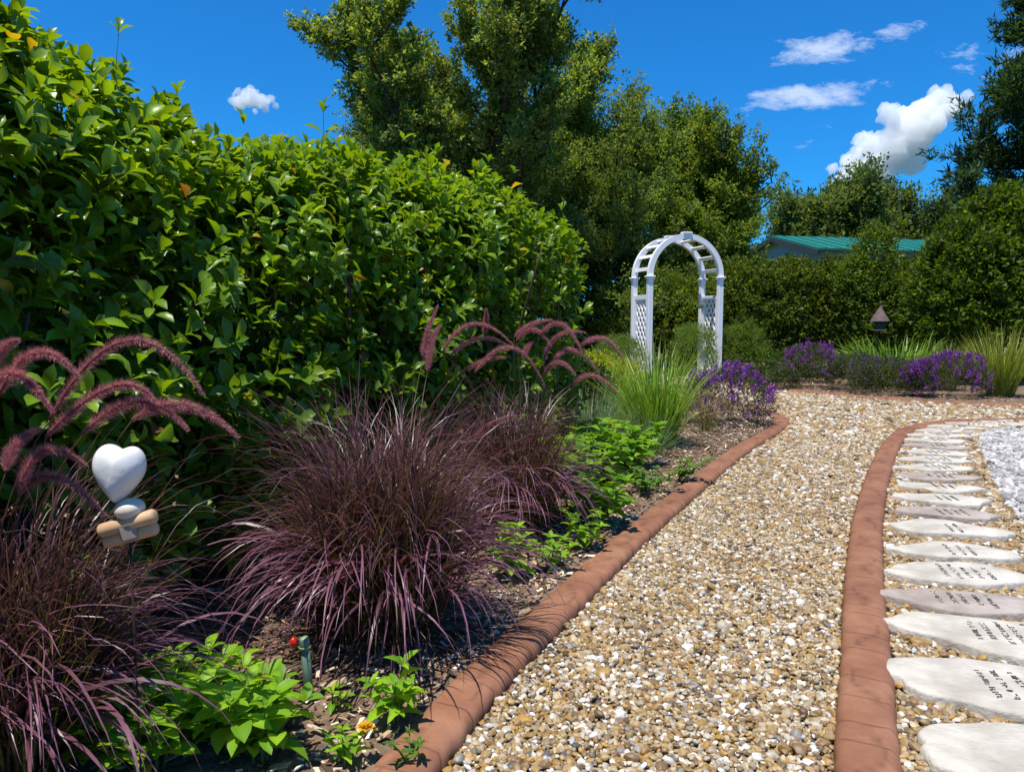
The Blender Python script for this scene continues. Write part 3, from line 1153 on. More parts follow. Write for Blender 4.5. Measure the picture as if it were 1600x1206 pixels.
for i, (c, ln, dp, rows) in enumerate(STONES):
    tone = 'pinkish grey' if i in (3, 7, 10, 14) else 'pale cream'
    if i == 0:
        lab = 'pale cream lettered stepping stone cut off by the bottom edge, nearest of the row'
    else:
        lab = f'{tone} pointed stepping stone, {ordn[i]} from the bottom of the row'
    stepping_stone(c, ln, dp, R(-13 + rng.uniform(-4, 4)) - (0.25 if i > 17 else 0), i + 2, lab, M_step2 if i in (3, 7, 10, 14) else M_step, rows)


# ------------------------------------------------------------------ garden arch
def garden_arch():
    W, DEP, H, ph = 1.29, 0.58, 1.72, 0.11
    e = empty('garden_arch', (2.24, 12.2, 0.02), R(16), label='white vinyl garden arch with lattice sides behind the lime grass', cat='arch')
    # local: x 0..W, y 0..DEP
    post_mesh = {}
    for (x, y) in ((0, 0), (W, 0), (0, DEP), (W, DEP)):
        MB().box((x, y, H / 2), (0.086, 0.086, H), bev=0.006).build('post', M_white, e)
        MB().box((x, y, H + 0.012), (0.138, 0.138, 0.022), bev=0.005).box((x, y, H - 0.014), (0.112, 0.112, 0.024), bev=0.004).build('collar', M_white, e)
    ri, ro = W / 2 - 0.043, W / 2 + 0.043
    for y in (0, DEP):
        n = 49
        th = np.linspace(math.pi, 0, n)
        V = []
        for (r, yy) in ((ri, -0.035), (ro, -0.035), (ro, 0.035), (ri, 0.035)):
            V.append(np.stack([W / 2 + r * np.cos(th), np.full(n, y + yy), H + 0.026 + r * np.sin(th)], -1))
        V = np.concatenate(V)
        F = []
        for a, b in ((0, 1), (1, 2), (2, 3), (3, 0)):
            k = np.arange(n - 1)
            F.append(np.stack([a * n + k, a * n + k + 1, b * n + k + 1, b * n + k], -1))
        caps = np.array([[0, n, 2 * n, 3 * n], [n - 1, 4 * n - 1, 3 * n - 1, 2 * n - 1]])
        mobj('arch_rib', V, np.concatenate(F + [caps]), M_white, e, False)
        MB().box((W / 2, y, H + 0.026 + ro + 0.012), (0.16, 0.12, 0.028), bev=0.004).build('keystone_block', M_white, e)
    for k in range(9):
        a = R(10 + k * 20)
        if k == 4:
            continue
        rr = (ri + ro) / 2
        rot = Matrix.Rotation(-(a - math.pi / 2), 3, 'Y')
        MB().box((W / 2 + rr * math.cos(a), DEP / 2, H + 0.026 + rr * math.sin(a)), (0.062, DEP - 0.074, 0.022), rot, 0.003).build('rung', M_white, e)
    for x in (0, W):
        root = MB().box((x, DEP / 2, 1.40), (0.05, DEP - 0.109, 0.075), bev=0.004).box((x, DEP / 2, 0.16), (0.05, DEP - 0.109, 0.075), bev=0.004) \
            .box((x, 0.0755, 0.78), (0.044, 0.044, 1.16)).box((x, DEP - 0.0755, 0.78), (0.044, 0.044, 1.16)).build('lattice_panel', M_white, e)
        y0, y1, z0, z1 = 0.098, DEP - 0.098, 0.198, 1.362
        sp, sw = 0.085, 0.036
        for sgn, dx in ((1, -0.0045), (-1, 0.0045)):
            c = -1.5
            while c < 1.6:
                # line z = z0 + sgn*1.35*(y-y0) + c
                sl = 1.35 * sgn
                ys = np.array([y0, y1])
                zs = z0 + sl * (ys - (y0 if sgn > 0 else y0)) + c
                # clip
                ts = [0.0, 1.0]
                dz = zs[1] - zs[0]
                t0 = (z0 - zs[0]) / dz
                t1 = (z1 - zs[0]) / dz
                lo, hi = max(0, min(t0, t1)), min(1, max(t0, t1))
                if hi - lo > 0.08:
                    A = np.array([y0 + (y1 - y0) * lo, zs[0] + dz * lo])
                    B = np.array([y0 + (y1 - y0) * hi, zs[0] + dz * hi])
                    mid = (A + B) / 2
                    ln = np.linalg.norm(B - A)
                    rot = Matrix.Rotation(math.atan2(B[1] - A[1], B[0] - A[0]), 3, 'X')
                    MB().box((x + dx, mid[0], mid[1]), (0.008, ln, sw), rot).build('slat', M_white, root)
                c += sp * 1.9
    return e


garden_arch()


# ------------------------------------------------------------------ outbuilding
def outbuilding():
    e = empty('outbuilding', (8.6, 21.0, 0), math.atan2(1, 4.1), label='grey outbuilding with green metal roof behind the far hedge', cat='building')
    W, L, eave, rise = 4.1, 8.0, 3.0, 0.52          # local x = along the ridge, y = across the gable
    V = [(0, 0, 0), (L, 0, 0), (L, W, 0), (0, W, 0), (0, 0, eave), (L, 0, eave), (L, W, eave), (0, W, eave), (0, W / 2, eave + rise), (L, W / 2, eave + rise)]
    mobj('wall', V, [np.array([[0, 1, 5, 4], [2, 3, 7, 6]]), np.array([[3, 0, 4, 8, 7], [1, 2, 6, 9, 5]])], M_wall, e, False)
    o = 0.22
    sl = rise / (W / 2)
    for s in (0, 1):
        ya, yb = (-o, W / 2) if s == 0 else (W / 2, W + o)
        za, zb = (eave - o * sl, eave + rise) if s == 0 else (eave + rise, eave - o * sl)
        t = 0.05
        V = [(-o, ya, za + 0.03), (L + o, ya, za + 0.03), (L + o, yb, zb + 0.03), (-o, yb, zb + 0.03)]
        V += [(x, y, z + t) for x, y, z in V]
        r = mobj('roof', V, np.array([[3, 2, 1, 0], [4, 5, 6, 7], [0, 1, 5, 4], [1, 2, 6, 5], [2, 3, 7, 6], [3, 0, 4, 7]]), M_roof, e, False)
        for k in range(18):
            x = -o + 0.25 + k * 0.46
            A, B = np.array([x, ya, za + 0.03 + t + 0.012]), np.array([x, yb, zb + 0.03 + t + 0.012])
            mid = (A + B) / 2
            rot = Matrix.Rotation(math.atan2(B[2] - A[2], B[1] - A[1]), 3, 'X')
            MB().box(mid, (0.04, np.linalg.norm(B - A) - 0.02, 0.024), rot).build('seam', M_roof, r)
        A, B = np.array([-o - 0.02, ya, za - 0.04]), np.array([-o - 0.02, yb, zb - 0.04])
        rot = Matrix.Rotation(math.atan2(B[2] - A[2], B[1] - A[1]), 3, 'X')
        MB().box((A + B) / 2, (0.034, np.linalg.norm(B - A), 0.13), rot).build('fascia', M_fascia, e)
    for k in range(9):
        z = 1.0 + k * 0.22
        MB().box((-0.008, W / 2, z), (0.012, W - 0.02, 0.19), Matrix.Rotation(R(2.5), 3, 'Y')).build('siding_board', M_wall, e)


outbuilding()


# ------------------------------------------------------------------ trees
def tree(name, base, label, H, limbs, limb_len, c0, c1, per, llen, trunk_r=0.16, lean=(0, 0), el=(35, 72), start=(0.10, 0.92), sec=9, twig=0.45, sigma=0.10,
         seed=1, squash=(1, 1), group=None, trunks=1, lw=0.55, odd=None, odd_p=0.0, sec_len=0.42, profile=None, droop=0.0, mat=None, flare=0.28):
    r = np.random.default_rng(seed)
    e = empty(name, base, label=label, cat='tree', group=group)
    mb = MB()
    TP, TD, TL = [], [], []
    for tr in range(trunks):
        a0 = r.uniform(0, 6.28)
        sp = 0.0 if trunks == 1 else flare
        top = np.array([lean[0] + sp * H * 0.35 * math.cos(a0 + tr * 6.28 / trunks), lean[1] + sp * H * 0.3 * math.sin(a0 + tr * 6.28 / trunks), H * (1 if tr == 0 else r.uniform(0.8, 0.98))])
        ctrl = [np.array([0.05 * tr, 0.03 * tr, -0.05]), top * np.array([0.25, 0.25, 0.3]) + r.normal(0, 0.06, 3), top * np.array([0.6, 0.6, 0.65]) + r.normal(0, 0.10, 3), top]
        tp, _ = catmull(ctrl, H / 24)
        mb.tube(tp, np.linspace(trunk_r, 0.012, len(tp)) * (1 if tr == 0 else 0.7), 7)
        nl = limbs // trunks
        for k in range(nl):
            f = start[0] + (start[1] - start[0]) * (k + r.random()) / nl
            p = tp[int(f * (len(tp) - 1))]
            az = k * 2.4 + r.uniform(-0.4, 0.4)
            elv = R(r.uniform(*el)) * (0.75 + 0.35 * f)
            pr = profile(f) if profile else (1 - 0.75 * f ** 1.6)
            ll = limb_len * pr * r.uniform(0.75, 1.2) / (1 if trunks == 1 else 1.35)
            d = np.array([math.cos(az) * math.cos(elv) * squash[0], math.sin(az) * math.cos(elv) * squash[1], math.sin(elv)])
            pts = [p]
            dd = d.copy()
            ns = 7
            for s in range(ns):
                dd = dd + r.normal(0, 0.13, 3) + np.array([0, 0, 0.05 - droop])
                dd /= np.linalg.norm(dd)
                pts.append(pts[-1] + dd * ll / ns)
            pts = np.array(pts)
            r0 = trunk_r * 0.42 * (1 - 0.7 * f)
            mb.tube(pts, np.linspace(r0, 0.008, ns + 1), 5)
            for q in range(sec):
                g = 0.22 + 0.78 * (q + r.random()) / sec
                gi = g * ns
                i0 = min(int(gi), ns - 1)
                pp = pts[i0] + (pts[i0 + 1] - pts[i0]) * (gi - i0)
                T = pts[i0 + 1] - pts[i0]
                T = T / np.linalg.norm(T)
                sd = T * 0.7 + r.normal(0, 0.65, 3) + np.array([0, 0, 0.3 - droop * 3])
                sd /= np.linalg.norm(sd)
                sl = ll * sec_len * (1.1 - 0.6 * g) * r.uniform(0.6, 1.2)
                q1 = pp + sd * sl * 0.5 + r.normal(0, 0.03, 3)
                q2 = q1 + (sd + np.array([0, 0, 0.25 - droop * 2])) * sl * 0.5
                mb.tube(np.array([pp, q1, q2]), [r0 * 0.35 + 0.004, r0 * 0.2 + 0.003, 0.003], 4, cap=False)
                for (a, b) in ((pp, q1), (q1, q2)):
                    for _ in range(3):
                        t = r.random()
                        x = a + (b - a) * t
                        dv = sd * 0.5 + r.normal(0, 0.5, 3) + np.array([0, 0, 0.45 - droop * 4])
                        TP.append(x)
                        TD.append(dv / np.linalg.norm(dv))
                        TL.append(twig * r.uniform(0.6, 1.3))
    TP, TD, TL = np.array(TP), np.array(TD), np.array(TL)
    V, F, T = spray(TP, TD, TL, per, sigma, llen, lw, c0, c1, odd, odd_p, 0.22)
    mb.build('trunk', M_bark, e, True)
    c = mobj('crown', V, F, mat or L_tree, e, True, T)
    c['kind'] = 'stuff'
    return e


CEDAR0, CEDAR1 = (0.12, 0.18, 0.045), (0.27, 0.36, 0.085)
tree('juniper_tree', (-0.7, 15.0, 0), 'tallest tree with dark upright limbs and sky gaps behind the hedge', 7.2, 112, 2.9, CEDAR0, CEDAR1, 46, 0.080, 0.17, (0.1, 0),
     el=(35, 76), sec=9, twig=0.40, sigma=0.075, seed=21, trunks=8, flare=1.15, lw=0.55, odd=(0.2, 0.15, 0.06), odd_p=0.05,
     profile=lambda f: 1.0 - 0.6 * f ** 1.5, start=(0.16, 0.97))
tree('juniper_tree', (-2.7, 16.2, 0), 'smaller feathery dark tree at the left flank of the tallest tree', 5.6, 30, 2.4, CEDAR0, (0.18, 0.24, 0.055), 44, 0.062, 0.11, (0.25, 0),
     el=(35, 76), sec=9, twig=0.40, sigma=0.06, seed=5, lw=0.55)
tree('juniper_tree', (1.85, 15.8, 0), 'dark leafy tree filling the gap between the tallest tree and the arch', 4.5, 54, 2.9, CEDAR0, (0.18, 0.25, 0.05), 44, 0.065, 0.13, (0.2, 0),
     el=(20, 66), sec=10, twig=0.42, sigma=0.085, seed=8, lw=0.55, profile=lambda f: 1.0 - 0.6 * f ** 1.8)
OAK0, OAK1 = (0.085, 0.14, 0.020), (0.20, 0.29, 0.042)
tree('oak_tree', (4.2, 18.2, 0), 'broad dense green tree rising above the white arch', 4.9, 60, 2.3, OAK0, OAK1, 48, 0.078, 0.18, (0.1, 0),
     el=(20, 72), sec=10, twig=0.46, sigma=0.085, seed=31, lw=0.55, odd=(0.24, 0.17, 0.05), odd_p=0.06, profile=lambda f: min(1.0, 0.62 + f) * (1.0 - 0.5 * f ** 2.2))
tree('oak_tree', (7.1, 27.0, 0), 'rounded tree at the right shoulder of the broad green tree', 5.9, 36, 2.5, OAK0, OAK1, 40, 0.10, 0.14, (0, 0),
     el=(15, 70), sec=9, twig=0.5, sigma=0.13, seed=33, lw=0.55, profile=lambda f: 1.0 - 0.5 * f ** 2.2)
FAR0, FAR1 = (0.07, 0.11, 0.035), (0.17, 0.22, 0.06)
for i, (x, y, h, sd, lab) in enumerate([(15.6, 40, 6.6, 41, 'leftmost far tree on the skyline beside the broad green tree'),
                                        (18.6, 41, 8.2, 42, 'tallest far tree on the skyline above the green roof'),
                                        (21.6, 43, 7.4, 43, 'far tree on the skyline left of the small cloud'),
                                        (24.0, 42, 6.3, 44, 'lowest far tree on the skyline next to the pine')]):
    tree('far_tree', (x, y, 0), lab, h, 26, 3.2, FAR0, FAR1, 22, 0.24, 0.2, (0, 0), el=(15, 68), sec=7, twig=0.9, sigma=0.28, seed=sd, lw=0.5,
         group='trees on the skyline', profile=lambda f: 1.0 - 0.55 * f ** 2)
tree('pine_tree', (10.7, 14.5, 0), 'dark pine with spreading boughs at the right edge', 8.6, 40, 2.9, (0.022, 0.05, 0.022), (0.05, 0.10, 0.03), 44, 0.15, 0.17, (0, 0),
     el=(0, 35), sec=10, twig=0.40, sigma=0.07, seed=51, lw=0.22, sec_len=0.36, start=(0.2, 0.95))
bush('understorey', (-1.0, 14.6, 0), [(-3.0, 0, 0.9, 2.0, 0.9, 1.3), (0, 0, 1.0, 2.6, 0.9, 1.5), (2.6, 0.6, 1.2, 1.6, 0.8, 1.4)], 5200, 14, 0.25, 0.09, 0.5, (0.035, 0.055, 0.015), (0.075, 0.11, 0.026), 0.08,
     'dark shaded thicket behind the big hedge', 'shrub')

bush('thicket', (8.0, 15.2, 0), [(-3.6, 0, 0.8, 1.3, 0.7, 0.9), (-1.6, 0.2, 0.85, 1.4, 0.7, 0.95), (0.6, 0, 1.0, 1.4, 0.7, 1.1), (3.0, 0, 1.5, 1.8, 0.8, 1.6)], 4200, 14, 0.25, 0.10, 0.55,
     (0.028, 0.05, 0.012), (0.065, 0.10, 0.022), 0.09, 'dark thicket behind the clipped far hedge')
bush('thicket', (-4.2, 6.0, 0), [(-1.0, -3.0, 0.8, 1.3, 1.3, 0.95), (0.2, 0, 0.8, 1.5, 1.3, 0.9), (1.6, 2.6, 0.8, 1.4, 1.2, 0.9)], 3600, 14, 0.25, 0.11, 0.55,
     (0.028, 0.05, 0.012), (0.065, 0.10, 0.022), 0.09, 'dark low thicket glimpsed through gaps of the near hedge')
# ------------------------------------------------------------------ shrubs in the middle distance
GRN0, GRN1 = (0.07, 0.115, 0.012), (0.19, 0.27, 0.026)
bush('bright_shrub', (2.9, 14.4, 0), [(-0.3, 0, 0.95, 0.95, 0.7, 1.0), (0.75, 0.2, 0.85, 0.7, 0.6, 0.9), (-1.0, 0.2, 0.75, 0.6, 0.5, 0.85)], 2600, 12, 0.16, 0.06, 0.5, GRN0, GRN1, 0.05,
     'bright green leafy shrub seen through the white arch', stems=10)
HDG0, HDG1 = (0.05, 0.078, 0.012), (0.14, 0.19, 0.024)
bush('far_hedge', (5.4, 13.6, 0), [(-1.1, 0, 0.95, 0.8, 0.6, 1.08), (-0.2, 0.1, 0.98, 0.8, 0.6, 1.06), (0.7, 0, 0.95, 0.8, 0.6, 1.05), (1.6, 0.1, 0.95, 0.8, 0.6, 1.05)], 6500, 14, 0.17, 0.065, 0.55,
     HDG0, HDG1, 0.05, 'dense clipped hedge right of the white arch', 'hedge', stems=14)
bush('climbing_shrub', (6.2, 12.9, 0), [(0, 0, 1.0, 0.42, 0.4, 1.0), (0.0, 0, 1.95, 0.26, 0.26, 0.55), (-0.3, 0, 1.6, 0.25, 0.25, 0.45)], 1300, 12, 0.2, 0.065, 0.5, (0.06, 0.10, 0.015), (0.14, 0.21, 0.03), 0.06,
     'loose pale green shrub standing above the clipped far hedge', stems=8)
bush('tall_shrub', (8.6, 12.2, 0), [(-1.1, 0, 1.2, 0.9, 0.7, 1.3), (-0.2, 0.1, 1.6, 1.1, 0.8, 1.5), (1.0, 0, 1.6, 1.2, 0.8, 1.5), (-0.5, 0.2, 2.1, 0.8, 0.6, 0.9)], 6500, 14, 0.22, 0.085, 0.55,
     (0.042, 0.078, 0.010), (0.12, 0.19, 0.018), 0.07, 'big rounded dark green shrub at the right edge', stems=14)
FEN0, FEN1 = (0.09, 0.16, 0.02), (0.20, 0.30, 0.05)
bush('feathery_mound', (1.72, 12.0, BEDZ), [(0, 0, 0.38, 0.36, 0.32, 0.34)], 900, 12, 0.10, 0.05, 0.10, FEN0, (0.17, 0.25, 0.07), 0.02, 'round feathery green mound at the left foot of the arch', mat=L_soft, stems=4, stem_r=0.006)
bush('feathery_mound', (3.95, 12.9, BEDZ), [(0, 0, 0.42, 0.42, 0.36, 0.46), (0.25, 0, 0.25, 0.3, 0.25, 0.3)], 1300, 12, 0.12, 0.055, 0.10, FEN0, FEN1, 0.02, 'feathery green mound at the right foot of the arch', mat=L_soft, stems=5, stem_r=0.006)
bush('feathery_mound', (2.75, 11.3, BEDZ), [(0, 0, 0.45, 0.30, 0.28, 0.42)], 700, 12, 0.12, 0.055, 0.10, FEN0, FEN1, 0.02, 'wispy green mound between the legs of the arch', mat=L_soft, stems=5, stem_r=0.006)
bush('lime_shrub', (1.0, 7.9, BEDZ), [(0, 0, 0.26, 0.46, 0.34, 0.30), (-0.1, 0.1, 0.38, 0.28, 0.25, 0.24)], 1200, 12, 0.08, 0.035, 0.35, (0.22, 0.27, 0.015), (0.40, 0.42, 0.03), 0.02,
     'yellow lime shrub glowing behind the arching plumes', mat=L_soft, stems=5, stem_r=0.006)
bush('small_dark_shrub', (0.62, 6.9, BEDZ), [(0, 0, 0.26, 0.28, 0.26, 0.30)], 700, 10, 0.08, 0.045, 0.5, (0.025, 0.05, 0.012), (0.06, 0.10, 0.02), 0.02,
     'small dark green shrub under the plumes', mat=L_soft, stems=5, stem_r=0.006)


def flower_mound(base, rx, rz, label, nfl, seed, pale=False, group='purple flowering mounds'):
    e = empty('purple_flower_mound', base, label=label, cat='flowers', group=group)
    ells = [(0, 0, rz * 0.5, rx, rx * 0.8, rz * 0.55), (rx * 0.35, 0, rz * 0.4, rx * 0.7, rx * 0.6, rz * 0.45), (-rx * 0.4, 0.05, rz * 0.42, rx * 0.65, rx * 0.6, rz * 0.5)]
    V, F, T = bush_mesh(ells, int(1100 * rx / 0.4), 10, 0.07, 0.028, 0.35, (0.045, 0.065, 0.030), (0.11, 0.13, 0.055), 0.018)
    mobj('foliage', V, F, L_soft, e, True, T)['kind'] = 'stuff'
    P, nr = ell_points(ells, nfl * 3, 0.01, 0.16)
    k = np.argsort(-(P[:, 2] * 0.6 + rng.random(len(P)) * rz))[:nfl]
    P, nr = P[k], nr[k]
    D = unit(nr * 0.6 + np.array([0, 0, 0.9]) + rng.normal(0, 0.25, P.shape))
    c0, c1 = ((0.18, 0.035, 0.26), (0.40, 0.10, 0.50)) if not pale else ((0.10, 0.06, 0.12), (0.20, 0.12, 0.22))
    V, F, T = spray(P, D, 0.10, 34, 0.012, 0.020, 0.7, c0, c1, clump_var=0.2, tmpl=(KITE_V, KITE_F))
    mobj('blossoms', V, F, L_petal, e, True, T)['kind'] = 'stuff'
    return e


flower_mound((2.12, 7.25, BEDZ), 0.40, 0.46, 'purple flowering mound at the bend of the near kerb beside lime grass', 150, 1)
flower_mound((4.5, 11.2, BEDZ), 0.38, 0.58, 'tall purple flowering mound at the left end of the far bed', 120, 2)
flower_mound((4.95, 10.75, BEDZ), 0.36, 0.46, 'purple tinged mound second from the left in the far bed', 40, 3, True)
flower_mound((5.15, 10.25, BEDZ), 0.46, 0.42, 'dull mauve grey mound in the middle of the far bed', 50, 4, True)
flower_mound((5.42, 9.95, BEDZ), 0.20, 0.34, 'small vivid purple clump in the far bed before the strappy leaves', 80, 5)
flower_mound((5.80, 9.85, BEDZ), 0.44, 0.48, 'largest vivid purple flowering mound by the yellow green grass', 190, 6)


def grass_clump(name, base, parts, label, cat='grass', group=None):
    e = empty(name, base, label=label, cat=cat, group=group)
    V, F, T = cat_arrays([blades(**p) for p in parts])
    mobj('blades', V, F, L_blade, e, True, T)['kind'] = 'stuff'
    return e


LG = dict(c_base=(0.13, 0.23, 0.02), c_mid=(0.18, 0.34, 0.022), c_tip=(0.26, 0.40, 0.04))
grass_clump('lime_grass', (1.18, 6.05, BEDZ), [dict(n=520, base_r=0.15, elev=(58, 88), bend=(5, 45), length=(0.45, 0.95), width=(0.007, 0.012), **LG),
                                               dict(n=70, base_r=0.15, elev=(40, 65), bend=(40, 90), length=(0.4, 0.7), width=(0.005, 0.009), c_base=(0.12, 0.2, 0.02), c_mid=(0.24, 0.3, 0.04), c_tip=(0.34, 0.34, 0.08))],
            'large bright lime green grass clump in front of the arch')
grass_clump('lime_grass', (1.02, 7.3, BEDZ), [dict(n=330, base_r=0.16, elev=(60, 88), bend=(5, 50), length=(0.4, 0.75), width=(0.006, 0.010), **LG)],
            'smaller green grass clump just behind left of the large lime grass')
grass_clump('blue_grass', (0.60, 5.75, BEDZ), [dict(n=700, base_r=0.12, elev=(25, 85), bend=(0, 22), length=(0.32, 0.62), width=(0.004, 0.007), c_base=(0.12, 0.20, 0.07), c_mid=(0.15, 0.25, 0.10), c_tip=(0.19, 0.27, 0.12))],
            'spiky blue green grass tuft between plumes and lime grass')
grass_clump('blue_grass', (1.02, 5.5, BEDZ), [dict(n=260, base_r=0.07, elev=(25, 80), bend=(0, 25), length=(0.2, 0.4), width=(0.003, 0.005), c_base=(0.08, 0.14, 0.04), c_mid=(0.10, 0.18, 0.06), c_tip=(0.14, 0.20, 0.08))],
            'low fine grass tuft at the foot of the large lime grass')
grass_clump('red_grass', (1.75, 6.7, BEDZ), [dict(n=110, base_r=0.07, elev=(50, 80), bend=(20, 70), length=(0.35, 0.6), width=(0.004, 0.007), c_base=(0.12, 0.14, 0.03), c_mid=(0.14, 0.08, 0.05), c_tip=(0.20, 0.11, 0.07))],
            'thin reddish grass between lime grass and purple flowers')
grass_clump('yellow_grass', (6.55, 9.95, BEDZ), [dict(n=420, base_r=0.16, elev=(62, 88), bend=(5, 30), length=(0.6, 1.05), width=(0.010, 0.017), c_base=(0.14, 0.2, 0.02), c_mid=(0.24, 0.32, 0.03), c_tip=(0.34, 0.36, 0.06))],
            'tall yellow green grass clump at the right edge of the far bed')
grass_clump('yellow_grass', (6.3, 10.8, BEDZ), [dict(n=260, base_r=0.14, elev=(62, 88), bend=(5, 30), length=(0.5, 0.85), width=(0.010, 0.016), c_base=(0.12, 0.17, 0.02), c_mid=(0.2, 0.27, 0.03), c_tip=(0.28, 0.30, 0.06))],
            'shorter yellow green grass behind the vivid purple mound')
grass_clump('strappy_plant', (5.75, 11.3, BEDZ), [dict(n=520, base_r=0.50, elev=(55, 88), bend=(20, 80), length=(0.55, 0.95), width=(0.02, 0.03), c_base=(0.07, 0.14, 0.02), c_mid=(0.11, 0.23, 0.02), c_tip=(0.15, 0.27, 0.03))],
            'wide patch of strappy green leaves behind the mauve mound', 'plant')
grass_clump('agave', (3.95, 11.55, BEDZ), [dict(n=46, base_r=0.05, elev=(20, 80), bend=(0, 20), length=(0.22, 0.36), width=(0.02, 0.03), c_base=(0.09, 0.13, 0.05), c_mid=(0.11, 0.15, 0.06), c_tip=(0.15, 0.17, 0.08))],
            'small spiky grey green rosette beside the far kerb', 'plant')
bush('low_grey_shrub', (4.05, 11.05, BEDZ), [(0, 0, 0.12, 0.22, 0.18, 0.14)], 380, 10, 0.06, 0.03, 0.4, (0.05, 0.075, 0.03), (0.10, 0.12, 0.05), 0.015, 'low grey green shrub at the corner of the far kerb', mat=L_soft, stems=4, stem_r=0.005)
bush('low_leafy_shrub', (4.75, 12.3, BEDZ), [(0, 0, 0.2, 0.5, 0.3, 0.3)], 500, 10, 0.1, 0.05, 0.4, (0.035, 0.075, 0.015), (0.08, 0.15, 0.025), 0.02, 'low leafy green plants before the clipped far hedge', mat=L_soft, stems=4, stem_r=0.005)


def birdhouse():
    e = empty('bird_feeder', (5.85, 11.9, BEDZ), label='bird feeder with brown conical roof before the dark shrubs', cat='bird feeder')
    MB().tube([(0, 0, 0), (0, 0, 0.98)], 0.016, 8).build('pole', M_rod, e, True)
    MB().lathe([(0.005, 1.26), (0.012, 1.22), (0.05, 1.16), (0.145, 1.0), (0.15, 0.985), (0.13, 0.985), (0.0, 1.02)], sides=20).build('roof', M_brownroof, e, True)
    MB().lathe([(0.0, 0.86), (0.075, 0.86), (0.075, 0.985), (0.0, 0.99)], sides=16).build('seed_tube', M_fascia, e, True)
    MB().lathe([(0.0, 0.84), (0.12, 0.84), (0.125, 0.862), (0.0, 0.858)], sides=20).build('tray', M_brownroof, e, True)
    MB().lathe([(0.0, 1.31), (0.012, 1.295), (0.014, 1.275), (0.0, 1.255)], sides=12).build('finial', M_brownroof, e, True)


birdhouse()


